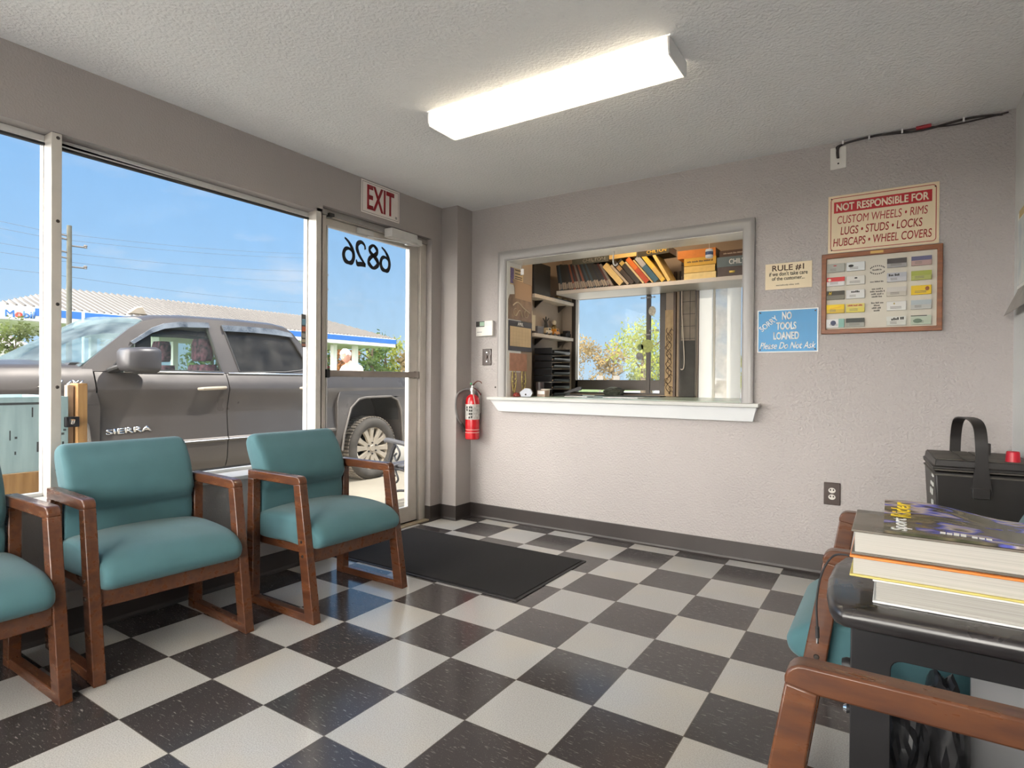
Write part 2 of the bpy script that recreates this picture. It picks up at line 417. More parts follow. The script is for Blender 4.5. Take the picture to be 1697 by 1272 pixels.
# mirrored street number on the glass
num = thing('street_number', 'mirrored black street number 6826 on the door glass', 'number decal', (0, 0, 0))
m_num = M('black_vinyl', (.012, .013, .016), .5)
def digit(ch, y0, z0, w, h):
    # glyph drawn as tapered strokes in a 1 x 1 box, mirrored on the inside face of the glass
    def stroke(pts, ws):
        P = catmull([(a, b, 0) for a, b in pts], 7); n = len(P)
        L_, R_ = [], []
        for i, p in enumerate(P):
            t = (P[min(i + 1, n - 1)] - P[max(i - 1, 0)]).normalized(); q = Vector((-t.y, t.x, 0))
            f = i / (n - 1) * (len(ws) - 1); k = min(int(f), len(ws) - 2); wd = ws[k] + (ws[k + 1] - ws[k]) * (f - k)
            L_.append(p + q * wd); R_.append(p - q * wd)
        mp = lambda p, x: (x, y0 + (1 - p.x) * w, z0 + p.y * h)
        mb.loft([[mp(a, -.0925), mp(b, -.0925), mp(b, -.0905), mp(a, -.0905)] for a, b in zip(L_, R_)])
    mb = MB()
    if ch == '6':
        stroke([(.86, 1.0), (.5, .86), (.18, .6), (.06, .32), (.2, .08), (.5, .02), (.82, .1), (.95, .32), (.8, .54), (.5, .6), (.24, .52), (.12, .38)], [.035, .065, .115, .135, .115, .07, .115, .135, .095, .06, .045, .035])
    elif ch == '2':
        stroke([(.12, .72), (.2, .9), (.5, .99), (.82, .88), (.88, .68), (.66, .42), (.32, .2), (.1, .06)], [.085, .06, .075, .12, .13, .085, .06, .06])
        stroke([(.08, .06), (.5, .07), (.84, .05), (.95, .22)], [.08, .10, .10, .04])
    else:
        stroke([(.5, .55), (.2, .66), (.14, .82), (.5, .98), (.86, .82), (.78, .66), (.5, .55), (.14, .38), (.06, .2), (.5, .02), (.94, .2), (.84, .4), (.5, .55)], [.075, .115, .11, .055, .11, .09, .08, .12, .13, .065, .12, .11, .075])
    return mb
for ch, y0 in (('6', -1.095), ('2', -.985), ('8', -.872), ('6', -.757)):
    digit(ch, y0, 1.872, .098, .165).build('digit', m_num, num)

# card decal on the window edge
dk = thing('card_decal', 'dark strip decal of card marks on window edge beside the door', 'decal')
MB().box((-.0925, -1.42, 1.285), (-.090, -1.386, 1.492)).build('backing', M('decal_black', (.03, .027, .025), .4), dk)
for z0, z1, c in ((1.425, 1.462, (.08, .18, .25)), (1.385, 1.415, (.35, .07, .02)), (1.345, 1.372, (.20, .19, .17)), (1.318, 1.336, (.25, .22, .15)), (1.293, 1.308, (.22, .08, .05))):
    MB().box((-.0905, -1.416, z0), (-.0893, -1.389, z1)).build('card_mark', M('decal_ink', c, .4), dk)

# EXIT sign
m_red = M('sign_red', srgb(150, 18, 30), .5)
m_signw = M('sign_cream_white', (.78, .72, .68), .5, var=.03)
ex = thing('exit_sign', 'white EXIT sign with red letters above the glass door', 'sign', (.002, -1.026, 2.21))
MB().box((0, 0, 0), (.003, .36, .222)).build('panel', m_signw, ex, bevel=.001)
MB().plate([(.010, .010), (.350, .010), (.350, .212), (.010, .212)], [[(.0125, .0125), (.3475, .0125), (.3475, .2095), (.0125, .2095)]], lambda u, v, s: (.003 + .0005 * s, u, v)).build('border', M('sign_line', (.12, .1, .1), .5), ex)
letters('lettering', 'EXIT', m_red, .255, .166, (.003, .052, .032), (0, 1, 0), (0, 0, 1), ex, bold=.02)
MB().box((.003, .318, .022), (.0036, .338, .04)).build('stamp', M('stamp_grey', (.35, .33, .32), .6), ex)

# ---------------------------------------------------------------- hatch frame and sill
hf = root_structure('trim_3')
def casing(parent):
    # picture-frame casing around the opening: three mitred sides, rounded profile
    prof = [(0, 0), (0, .022), (.012, .030), (.03, .028), (.055, .024), (.068, .016), (.072, 0)]   # (in from outer edge, out from wall)
    x0, x1, zt, zb = .427, 2.292, 2.078, .955
    seq = [((x0, zb), (1, 0)), ((x0, zt), (1, -1)), ((x1, zt), (-1, -1)), ((x1, zb), (-1, 0))]
    mb = MB(); mb.loft([[(p[0] + n[0] * d, -o, p[1] + n[1] * d) for d, o in prof] for p, n in seq])
    return mb.build('casing', m_trimgrey, parent, smooth=50)
casing(hf)
mb = MB()
mb.box((.486, -.004, 2.004), (2.246, .20, 2.016)); mb.box((.488, -.004, .955), (.502, .20, 2.006)); mb.box((2.230, -.004, .955), (2.244, .20, 2.006))
mb.build('jamb_lining', M('jamb_gloss', (.80, .79, .77), .22, var=.04), hf, weld=False)
hs = root_structure('trim_4')
MB().box((.365, -.075, .938), (2.332, .02, .962)).build('ledge', M('ledge_grey', (.50, .50, .48), .3, var=.06, scale=6), hs, bevel=.003)
mb = MB(); mb.loft([[(a, 0, .938), (b, 0, .938), (b2, 0, .852), (a2, 0, .852)] if y == 0 else [(a, y, .938), (b, y, .938), (b2, y2, .852), (a2, y2, .852)] for (y, y2, a, b, a2, b2) in ((0, 0, .385, 2.318, .452, 2.295), (-.055, -.04, .385, 2.318, .452, 2.295))])
mb.build('apron', m_apron, hs, bevel=.002)
# ---------------------------------------------------------------- guest chairs
m_wood = M('red_brown_wood', (.135, .050, .021), .32, var=.0, col2=(.062, .020, .009), scale=3.0, stretch=(3, 14, 14), detail=4, coat=.25, rvar=.1)
m_teal = M('teal_upholstery', (.053, .140, .160), .85, var=.10, scale=5, bump=.25, bscale=900, sheen=.15)
m_teal_seam = M('teal_seam', (.02, .075, .085), .9)
m_scuff = M('bare_wood_scuff', (.5, .4, .32), .7)

def pillow(mb, prof, w, rnd_, crown, n=12, crown_top=None):
    """profile (x, z) swept over y from -w/2..w/2, its ends rounded by rnd_ and its top raised in the middle"""
    cx = sum(p[0] for p in prof) / len(prof); cz = sum(p[1] for p in prof) / len(prof)
    ys = []
    for i in range(5): ys.append((-w / 2 + rnd_ * (1 - math.cos(i / 4 * PI / 2)), rnd_ * (1 - math.sin(i / 4 * PI / 2))))
    for i in range(1, n): ys.append((-w / 2 + rnd_ + (w - 2 * rnd_) * i / n, 0))
    ys += [(-y, ins) for y, ins in ys[:5][::-1]]
    rings = []
    for y, ins in ys:
        ring = []
        for x, z in prof:
            dx, dz = x - cx, z - cz; l = math.hypot(dx, dz) or 1
            k = max(0, l - ins) / l
            b = crown * max(0, 1 - (2 * y / w) ** 2)
            up = max(0, min(1, (z - cz) / .05)) if crown_top else max(0, min(1, (x - cx) / .03))
            ring.append((cx + dx * k + (0 if crown_top else b * up), y, cz + dz * k + (b * up if crown_top else 0)))
        rings.append(ring)
    return mb.loft(rings)

def smooth_closed(pts, n=5):
    P = [Vector((a, b, 0)) for a, b in pts]; out = []; N = len(P)
    for i in range(N):
        p0, p1, p2, p3 = P[i - 1], P[i], P[(i + 1) % N], P[(i + 2) % N]
        for k in range(n):
            t = k / n
            q = .5 * (2 * p1 + (p2 - p0) * t + (2 * p0 - 5 * p1 + 4 * p2 - p3) * t * t + (3 * p1 - p0 - 3 * p2 + p3) * t ** 3)
            out.append((q.x, q.y))
    return out

def make_chair(label, loc, rz, group, ext=0.0):
    t = thing('guest_chair', label, 'chair', loc, rz, group)
    seat = smooth_closed([(.02, .43), (.14, .447), (.30, .445), (.42, .425), (.485, .385), (.492, .345), (.46, .318), (.38, .31), (.2, .315), (.02, .32), (.0, .37)])
    seat = [(x - ext * max(0, min(1, (.3 - x) / .28)), z) for x, z in seat]
    pillow(MB(), seat, .516, .035, .018, crown_top=True).build('seat', m_teal, t, smooth=60)
    back = smooth_closed([(.035, .40), (.052, .46), (.050, .525), (.066, .553), (.080, .60), (.045, .70), (-.012, .782), (-.048, .809), (-.092, .802), (-.104, .765), (-.060, .65), (-.022, .52), (-.018, .40)])
    back = [(x - ext, z) for x, z in back]
    bo = pillow(MB(), back, .495, .03, .012).build('backrest', m_teal, t, smooth=60)
    for s in (-1, 1):
        mb = MB(); mb.tube([(x - ext, y, z) for x, y, z in ((.024, s * .226, .43), (.036, s * .228, .53), (.066, s * .226, .60), (.034, s * .222, .70), (-.014, s * .216, .775))], .0022, 5)
        mb.build('seam', m_teal_seam, bo, weld=False)
    for s in (-1, 1):
        y0, y1 = (s * .256, s * .297) if s > 0 else (-.297, -.256)
        arm = [(-ext, .603), (.352, .603), (.40, .610)] + arc(.372, .617, .028, 10, 90, 4) + [(-ext, .645)]
        MB().prism(arm, 'y', y0, y1).build('armrest', m_wood, t, bevel=.004)
        leg = [(.352, .605), (.399, .612), (.444, .345), (.502, .0), (.440, .0), (.395, .30)]
        lg = MB().prism(leg, 'y', y0, y1).build('leg', m_wood, t, bevel=.0035)
        MB().prism([(a - ext, b) for a, b in ((.0, .604), (.045, .604), (.045, 0), (-.012, 0))], 'y', y0, y1).build('leg', m_wood, t, bevel=.0035)
        MB().prism([(.04 - ext, 0), (.445, 0), (.440, .036), (.04 - ext, .036)], 'y', y0 + .003, y1 - .003).build('runner', m_wood, t, bevel=.003)
        for (x, z) in ((.412, .355), (.422, .292)):
            mb = MB(); mb.lathe([(0, .003), (.006, .0025), (.0075, 0)], 10, Matrix.Translation((x, y1 if s > 0 else y0, z)) @ Matrix.Rotation(R(-90 * s), 4, 'X'))
            mb.build('screw', m_screw, lg, weld=False)
    MB().box((.410, -.257, .256), (.444, .257, .325)).build('front_rail', m_wood, t, bevel=.003)
    MB().box((.0 - ext, -.257, .29), (.03 - ext, .257, .335)).build('back_rail', m_wood, t, bevel=.003)
    for s in (-1, 1): MB().box((.03, s * .235 - .012, .285), (.41, s * .235 + .012, .318)).build('side_rail', m_wood, t)
    return t
GC = 'teal guest chairs with wooden arms'
c2 = make_chair('teal wooden-arm chair, middle of the three along the window, below the truck door', (.184, -2.516, 0), R(-3.4), GC)
dup(c2, (.203, -3.212, 0), R(0), 'teal wooden-arm chair at left edge of the photo, mostly cut off by the frame', GC)
dup(c2, (.367, -1.772, 0), R(-.4), 'teal wooden-arm chair nearest the glass door, beside the black door mat', GC)
make_chair('teal chair at right between back wall and black side table, seat facing the window', (3.245, -1.705, 0), R(180), GC, .125)
dup(c2, (3.258, -3.0, 0), R(180), 'chair in the right foreground showing only a worn wooden arm', GC)

# ---------------------------------------------------------------- door mat
mt = thing('door_mat', 'black carpet door mat with rubber edge on the tiles by the door', 'mat', (.05, -1.335, 0))
m_rub = M('black_rubber', (.022, .021, .022), .55)
m_carpet = M('charcoal_carpet', (.012, .0105, .0105), .95, var=.4, scale=400, bump=.8, bscale=700)
MB().box((0, 0, .0005), (1.405, .785, .005)).build('rubber_edge', m_rub, mt, bevel=.002)
MB().box((.018, .018, .005), (1.387, .767, .010)).build('carpet', m_carpet, mt, bevel=.003)

# ---------------------------------------------------------------- black side table
m_blk = M('black_laminate', (.022, .019, .02), .3, var=.25, scale=9, coat=.3, rvar=.08)
m_blkmatte = M('black_panel', (.012, .011, .013), .45)
m_chrome = M('chrome', (.75, .75, .75), .15, metal=1)
tb = thing('side_table', 'black side table with rounded edge, stacked with books, between the two right chairs', 'table', (2.885, -2.455, 0))
top = [(.035, .0), (.56, .0), (.56, .44), (.075, .44)] + [(.04, .43), (.012, .40), (-.004, .33), (-.008, .22), (-.002, .12), (.008, .05), (.018, .015)]
def bull(poly, z0, z1, r):
    mb = MB(); cx = sum(p[0] for p in poly) / len(poly); cy = sum(p[1] for p in poly) / len(poly); rings = []
    for k in range(9):
        a = -90 + 180 * k / 8; ins = r * (1 - math.cos(R(a))); z = (z0 + z1) / 2 + (z1 - z0) / 2 * math.sin(R(a))
        ring = []
        for x, y in poly:
            dx, dy = x - cx, y - cy; l = math.hypot(dx, dy); ring.append((cx + dx * (l - ins) / l, cy + dy * (l - ins) / l, z))
        rings.append(ring)
    return mb.loft(rings)
bull(top, .610, .650, .018).build('table_top', m_blk, tb, smooth=40)
MB().plate([(.047, 0), (.56, 0), (.56, .612), (.047, .612)], [rrect(.115, .10, .53, .553, .02)], lambda u, v, s: (u, .045 + s * .018, v)).build('front_panel', m_blkmatte, tb, bevel=.002)
MB().plate([(.0625, 0), (.40, 0), (.40, .612), (.0625, .612)], [rrect(.12, .06, .35, .56, .02)], lambda u, v, s: (.049 + s * .018, u, v)).build('side_panel', m_blkmatte, tb, bevel=.002)
MB().box((.54, .063, 0), (.558, .40, .612)).build('side_panel', m_blkmatte, tb, bevel=.002)
MB().box((.068, .063, .235), (.54, .40, .25)).build('shelf', m_blkmatte, tb, bevel=.002)
MB().lathe([(0, .02), (.012, .02), (.016, .012), (.016, .004), (.008, 0)], 14, Matrix.Translation((.049, .10, .50)) @ Matrix.Rotation(R(-90), 4, 'Y')).build('knob', m_blkmatte, tb)
MB().lathe([(0, .016), (.006, .016), (.01, .010), (.006, 0)], 12, Matrix.Translation((.049, .09, .415)) @ Matrix.Rotation(R(-90), 4, 'Y')).build('bolt', m_chrome, tb)
# crumpled bags on its shelf
def crumple(name, label, loc, s, seed, mat, cat):
    r = random.Random(seed); mb = MB(); g = bmesh.ops.create_icosphere(mb.bm, subdivisions=4, radius=1)
    dirs = [(Vector((r.gauss(0, 1), r.gauss(0, 1), r.gauss(0, 1))).normalized(), r.uniform(4, 9), r.uniform(0, 6)) for _ in range(14)]
    for v in g['verts']:
        n = v.co.normalized(); k = 1 + sum(.06 * abs(math.sin(d.dot(n) * f + p)) for d, f, p in dirs) - .35
        v.co = Vector((n.x * s[0] * k, n.y * s[1] * k, max(-s[2] * .55, n.z * s[2] * k) + s[2] * .55))
    o = mb.build(name, mat, None, smooth=25); o.location = loc
    return tag(o, label, cat)
m_bag = M('crumpled_black_plastic', (.03, .03, .033), .35, var=.3, scale=30)
crumple('plastic_bag', 'crumpled black plastic bag on the shelf of the black side table, nearer the chair arm', (3.012, -2.24, .2505), (.045, .07, .105), 3, m_bag, 'bag')
crumple('plastic_bag', 'crumpled black plastic bag on the shelf of the black side table, farther right', (3.095, -2.20, .2505), (.040, .07, .12), 8, m_bag, 'bag')

gb = tag(MB().box((3.145, -2.15, .2505), (3.415, -2.142, .56)).build('grey_board', M('grey_card_board', (.30, .30, .31), .6, var=.06, scale=6), None, bevel=.002), 'plain grey board standing on the shelf inside the black side table', 'board')
# ---------------------------------------------------------------- books on the table
m_page = M('page_edges', (.46, .44, .40), .85, var=.14, scale=1.0, stretch=(2, 2, 900), detail=2)
m_page2 = M('page_edges_grey', (.36, .345, .315), .85, var=.2, scale=1.0, stretch=(2, 2, 900), detail=2)
def hardback(name, label, loc, size, rz, cover, pages, group=None, lower=None, cat='book'):
    """book lying flat: spine along +y side, page edges facing the camera"""
    L, W, T = size; t = thing(name, label, cat, loc, rz, group)
    MB().box((.006, .006, .004), (L - .006, W - .004, T - .004)).build('pages', pages, t, bevel=.001)
    mb = MB(); mb.box((0, 0, T - .0045), (L, W, T)); mb.box((0, W - .004, 0), (L, W, T)); mb.box((0, 0, 0), (L, W, .0045), 1)
    mb.build('cover', [cover, lower or cover], t, bevel=.0015, weld=False)
    return t
m_covW = M('white_cover', (.72, .71, .70), .35, var=.03)
m_covY = M('yellow_board', (.56, .47, .14), .45, var=.1)
m_covO = M('orange_board', (.72, .22, .04), .45, var=.15, scale=20)
m_covG = M('grey_photo_cover', (.11, .10, .085), .25, col2=(.20, .17, .14), scale=9)
m_covP = M('dull_pink_edge', (.42, .24, .19), .5, var=.2, scale=30)
hardback('reference_book', 'thick white-covered book lying lowest on the black side table', (2.968, -2.388, .6505), (.30, .235, .047), 0, m_covW, m_page2, 'books stacked on the side table')
hardback('reference_book', 'hardback with orange top edge and yellow underside, middle of the table stack', (2.928, -2.392, .698), (.36, .225, .042), R(0), m_covO, m_page, 'books stacked on the side table', m_covY)
hardback('reference_book', 'grey-covered hardback under the magazine, topmost book of the table stack', (2.930, -2.384, .7405), (.36, .225, .050), R(0), m_covG, m_page, 'books stacked on the side table')
# magazine, a little curled
mg = thing('magazine', 'creased dark motorcycle magazine with yellow and white title on top of the books', 'magazine', (2.985, -2.385, .791), R(0))
def magz(u, v):
    return .006 + .022 * (v / .215) ** 2 * (1 - u / .285) + .010 * math.sin(u * 12 + .6) ** 2 * v / .215
def sheet(fn_, u0, u1, v0, v1, nu, nv, th):
    mb = MB(); rings = []
    top_ = [[Vector((u0 + (u1 - u0) * i / nu, v0 + (v1 - v0) * j / nv, 0)) for i in range(nu + 1)] for j in range(nv + 1)]
    A = [[mb.bm.verts.new((p.x, p.y, fn_(p.x, p.y))) for p in row] for row in top_]
    B = [[mb.bm.verts.new((p.x, p.y, max(.0, fn_(p.x, p.y) - th))) for p in row] for row in top_]
    for j in range(nv):
        for i in range(nu):
            mb.bm.faces.new((A[j][i], A[j][i + 1], A[j + 1][i + 1], A[j + 1][i])); mb.bm.faces.new((B[j][i], B[j + 1][i], B[j + 1][i + 1], B[j][i + 1]))
    for j in range(nv):
        mb.bm.faces.new((A[j][0], A[j + 1][0], B[j + 1][0], B[j][0])); mb.bm.faces.new((A[j][nu], B[j][nu], B[j + 1][nu], A[j + 1][nu]))
    for i in range(nu):
        mb.bm.faces.new((A[0][i], B[0][i], B[0][i + 1], A[0][i + 1])); mb.bm.faces.new((A[nv][i], A[nv][i + 1], B[nv][i + 1], B[nv][i]))
    return mb
def cover_art():
    m = bpy.data.materials.new('magazine_cover'); m.use_nodes = True; nt = m.node_tree; L = nt.links.new; b = nt.nodes['Principled BSDF']
    tc = nt.nodes.new('ShaderNodeTexCoord'); mp = nt.nodes.new('ShaderNodeMapping'); mp.inputs['Rotation'].default_value = (0, 0, R(28)); mp.inputs['Scale'].default_value = (4, 11, 1); L(tc.outputs['Object'], mp.inputs[0])
    n = nt.nodes.new('ShaderNodeTexNoise'); n.inputs['Scale'].default_value = 1.6; n.inputs['Detail'].default_value = 3; L(mp.outputs[0], n.inputs['Vector'])
    cr = nt.nodes.new('ShaderNodeValToRGB'); e = cr.color_ramp.elements
    e[0].position = .30; e[0].color = (.02, .02, .012, 1); e[1].position = .78; e[1].color = (.6, .52, .45, 1)
    for p, c in ((.40, (.06, .06, .03)), (.46, (.16, .13, .08)), (.50, (.04, .035, .03)), (.53, (.10, .11, .45)), (.57, (.45, .38, .36)), (.62, (.07, .06, .035)), (.68, (.22, .18, .10))):
        k = e.new(p); k.color = (*c, 1)
    L(n.outputs['Fac'], cr.inputs[0]); L(cr.outputs[0], b.inputs['Base Color']); b.inputs['Roughness'].default_value = .2
    return m
sheet(magz, 0, .285, 0, .215, 24, 18, .005).build('cover', cover_art(), mg, smooth=40)
def lay(o):   # drape flat letters over the curled cover
    for v in o.data.vertices: v.co.z += magz(v.co.x, v.co.y)
m_mw = M('print_white', (.8, .8, .78), .4); m_my = M('print_yellow', (.85, .60, .03), .4)
lay(letters('title', 'Sport', m_mw, .092, .036, (.048, .010, .0006), (0, 1, 0), (-1, 0, 0), mg, bold=.02, shear=.2, thick=.0005))
lay(letters('title', 'Rider', m_my, .095, .036, (.048, .108, .0006), (0, 1, 0), (-1, 0, 0), mg, bold=.02, shear=.2, thick=.0005))
lay(print_line('headline', m_mw, .085, .017, (.092, .024, .0006), (1, -.08, 0), (.08, 1, 0), mg, 4))

# thin cable over the table edge
cb = MB().tube(catmull([(2.94, -2.36, .725), (2.918, -2.35, .728), (2.893, -2.33, .715), (2.872, -2.32, .672), (2.862, -2.315, .61), (2.864, -2.315, .55)], 6), .0022, 8).build('charging_cable', m_rub)
tag(cb, 'thin black cable with plug hanging over the side table edge', 'cable')
MB().cyl((2.864, -2.315, .552), (2.8645, -2.315, .528), .0042, 10).build('plug_sleeve', m_rub, cb)
MB().cyl((2.8645, -2.315, .53), (2.8645, -2.315, .516), .0026, 10).build('plug_tip', m_chrome, cb)

# ---------------------------------------------------------------- corner bench and battery box
bn = thing('upholstered_bench', 'low green upholstered bench in the far right corner under the battery box', 'bench', (3.03, -.93, 0))
m_green = M('green_upholstery', (.10, .20, .10), .85, var=.15, scale=6, sheen=.1)
mb = MB(); pr = smooth_closed([(0, .42), (0, .46), (.03, .474), (.22, .478), (.41, .474), (.44, .46), (.44, .42), (.4, .40), (.04, .40)])
cxp = [(x, z) for x, z in pr]
mb.loft([[(x + (.22 - x) * k, y, z - dz) for x, z in cxp] for y, k, dz in ((0, .10, .02), (.012, .03, .006), (.04, 0, 0), (.33, 0, 0), (.66, 0, 0), (.688, .03, .006), (.70, .10, .02))])
mb.build('cushion', m_green, bn, smooth=50)
for x in (.03, .37):
    for y in (.03, .63): MB().box((x, y, 0), (x + .04, y + .04, .41)).build('leg', m_wood, bn, bevel=.003)
bx = thing('battery_box', 'black plastic battery box with strap handle and red knob, on the corner bench', 'battery box', (3.148, -.70, .476), R(3))
m_bbox = M('dark_plastic', (.016, .0135, .013), .42, var=.15, scale=12)
m_bdust = M('dusty_plastic', (.075, .067, .055), .6, var=.3, scale=9)
mb = MB(); mb.loft([[(x0, y0, z), (x1, y0, z), (x1, y1, z), (x0, y1, z)] for z, x0, x1, y0, y1 in ((0, .012, .328, .012, .388), (.24, 0, .34, 0, .40))])
mb.build('case', m_bbox, bx, bevel=.008)
for z in (.225, .245): MB().box((-.004, -.004, z), (.344, .404, z + .007)).build('rim', m_bdust, bx, bevel=.002)
mb = MB(); mb.loft([[(x0, y0, z), (x1, y0, z), (x1, y1, z), (x0, y1, z)] for z, x0, x1, y0, y1 in ((.252, -.006, .346, -.006, .406), (.262, -.006, .346, -.006, .406), (.264, .0, .34, .0, .40), (.292, .004, .336, .004, .396))])
lid = mb.build('lid', m_bbox, bx, bevel=.003)
for x0, x1, y0, y1 in ((.008, .10, .008, .392), (.106, .16, .008, .19), (.106, .16, .20, .392), (.166, .33, .008, .392)): MB().box((x0, y0, .291), (x1, y1, .2955)).build('lid_panel', m_bdust, lid)
hp = [(.155, -.012, .18), (.155, -.014, .30), (.153, -.010, .38), (.150, .02, .435), (.143, .10, .460), (.133, .28, .460), (.124, .36, .44), (.12, .395, .38), (.118, .404, .29)]
mb = MB(); cp = catmull(hp, 5)
rings = []
for i, p in enumerate(cp):
    t = (cp[min(i + 1, len(cp) - 1)] - cp[max(i - 1, 0)]).normalized(); nrm = Vector((1, 0, 0)).cross(t).normalized(); w = .021 if i > 3 else .034 - .003 * i
    rings.append([p + Vector((w, 0, 0)) + nrm * .003, p + Vector((w, 0, 0)) - nrm * .003, p - Vector((w, 0, 0)) - nrm * .003, p - Vector((w, 0, 0)) + nrm * .003])
mb.loft(rings); hd = mb.build('handle', m_bbox, bx, smooth=50)
MB().box((.125, -.016, .14), (.185, -.002, .185)).build('latch', m_bbox, bx, bevel=.003)
MB().box((.205, .300, .29), (.235, .325, .345)).build('post', m_bbox, bx, bevel=.003)
MB().lathe([(0, .043), (.019, .043), (.022, .04), (.025, 0), (0, 0)], 18, Matrix.Translation((.265, .05, .295))).build('red_knob', M('red_plastic', (.55, .012, .03), .35), bx)
mb = MB()
rr = random.Random(4)
for k in range(5):
    z = .05 + k * .04; mb.box((-.0015, .04 + rr.uniform(0, .03), z), (.002, .09 + rr.uniform(0, .07), z + rr.uniform(.01, .03)))
mb.build('decal', M('worn_label', (.6, .6, .58), .5, var=.3, scale=40), bx, weld=False)
# wall calendar on the right wall
wc = thing('picture_calendar', 'picture calendar hanging on the right wall at the photo edge', 'calendar', (X1, -.62, 1.42))
MB().box((-.006, 0, .115), (0, .495, .47)).build('page_board', m_mw, wc, bevel=.001)
MB().box((-.0068, .012, .13), (-.0055, .483, .435)).build('picture', M('pale_sky_print', (.42, .50, .56), .3, col2=(.7, .7, .68), scale=9), wc)
MB().box((-.0068, .02, .44), (-.0055, .45, .475)).build('heading_strip', M('ochre_print', (.55, .40, .16), .5), wc)
mb = MB(); mb.loft([[(-.004, 0, .112), (-.001, 0, .112), (-.001, .49, .112), (-.004, .49, .112)], [(-.03, 0, .05), (-.027, 0, .05), (-.027, .52, .045), (-.03, .52, .045)], [(-.045, 0, .0), (-.042, 0, .0), (-.042, .565, .0), (-.045, .565, .0)]])
mb.build('curled_page', M('grey_paper', (.33, .31, .29), .7, var=.1), wc)
# ---------------------------------------------------------------- signs on the back wall
m_cream = M('cream_sign', srgb(226, 208, 176), .45, var=.03, scale=4)
m_ired = M('sign_ink_red', srgb(160, 28, 30), .5)
m_bred = M('sign_banner_red', srgb(178, 24, 34), .45)
m_icream = M('sign_ink_cream', srgb(240, 225, 200), .5)
m_blackink = M('black_ink', (.02, .016, .014), .6)
Xd, Zd = (1, 0, 0), (0, 0, 1)
sg = thing('warning_sign', 'cream sign with red NOT RESPONSIBLE FOR banner on the back wall', 'sign', (2.680, -.004, 1.818))
MB().box((0, 0, 0), (.509, .004, .320)).build('panel', m_cream, sg, bevel=.001)
o_ = rrect(.012, .012, .497, .308, .018); i_ = rrect(.0155, .0155, .4935, .3045, .0145)
MB().plate(o_, [i_], lambda u, v, s: (u, -.0008 * s, v)).build('border', m_ired, sg)
MB().box((.028, -.0008, .222), (.478, .0, .284)).build('banner', m_bred, sg)
letters('lettering', 'NOT RESPONSIBLE FOR', m_icream, .425, .042, (.040, -.0008, .232), Xd, Zd, sg, bold=.03)
for txt, x, w, z in (('CUSTOM WHEELS \u2022 RIMS', .045, .415, .160), ('LUGS \u2022 STUDS \u2022 LOCKS', .062, .375, .098), ('HUBCAPS \u2022 WHEEL COVERS', .026, .452, .036)):
    letters('lettering', txt, m_ired, w, .044, (x, 0, z), Xd, Zd, sg, bold=.003, shear=.12)
for x, z in ((.016, .304), (.492, .296), (.018, .016)):
    MB().lathe([(0, .003), (.003, .002), (.004, 0)], 8, Matrix.Translation((x, 0, z)) @ Matrix.Rotation(R(90), 4, 'X')).build('nail', m_screw, sg)

ru = thing('rule_sign', 'small cream RULE #1 sign beside the hatch', 'sign', (2.351, -.004, 1.638))
m_parch = M('parchment_sign', srgb(222, 206, 174), .4, var=.05, scale=6)
MB().box((0, 0, 0), (.250, .003, .152)).build('panel', m_parch, ru, bevel=.001)
letters('lettering', 'RULE #1', M('brown_ink', (.06, .025, .015), .6), .170, .036, (.038, 0, .104), Xd, Zd, ru, bold=.012)
letters('lettering', "if we don't take care", m_blackink, .205, .024, (.022, 0, .078), Xd, Zd, ru, bold=.01)
letters('lettering', 'of the customer...', m_blackink, .175, .021, (.037, 0, .052), Xd, Zd, ru, bold=.01)
letters('lettering', 'somebody else will.', m_blackink, .125, .011, (.060, 0, .017), Xd, Zd, ru)

nt_ = thing('tools_sign', 'blue SORRY NO TOOLS LOANED sign to the right of the hatch', 'sign', (2.310, -.004, 1.266))
m_blue = M('sign_blue', srgb(0, 130, 190), .35, var=.03)
m_sw = M('sign_white', (.80, .81, .80), .45)
MB().box((0, 0, 0), (.326, .004, .252)).build('panel', m_blue, nt_, bevel=.001)
MB().plate([(0, 0), (.326, 0), (.326, .252), (0, .252)], [[(.006, .006), (.320, .006), (.320, .246), (.006, .246)]], lambda u, v, s: (u, .0 - .0008 * s, v)).build('border', m_sw, nt_)
letters('lettering', 'NO', m_sw, .052, .048, (.135, 0, .190), Xd, Zd, nt_, bold=.035)
letters('lettering', 'TOOLS', m_sw, .108, .046, (.104, 0, .132), Xd, Zd, nt_, bold=.035)
letters('lettering', 'LOANED', m_sw, .138, .046, (.089, 0, .074), Xd, Zd, nt_, bold=.035)
letters('lettering', 'Please Do Not Ask', m_sw, .300, .040, (.014, 0, .020), Xd, Zd, nt_, bold=.012, shear=.35)
letters('lettering', 'SORRY', m_sw, .116, .034, (.028, 0, .122), (.78, 0, .62), (-.62, 0, .78), nt_, bold=.02)
for x in (.016, .31):
    for z in (.016, .236): MB().lathe([(0, .003), (.0035, .002), (.0045, 0)], 8, Matrix.Translation((x, 0, z)) @ Matrix.Rotation(R(90), 4, 'X')).build('nail', m_screw, nt_)

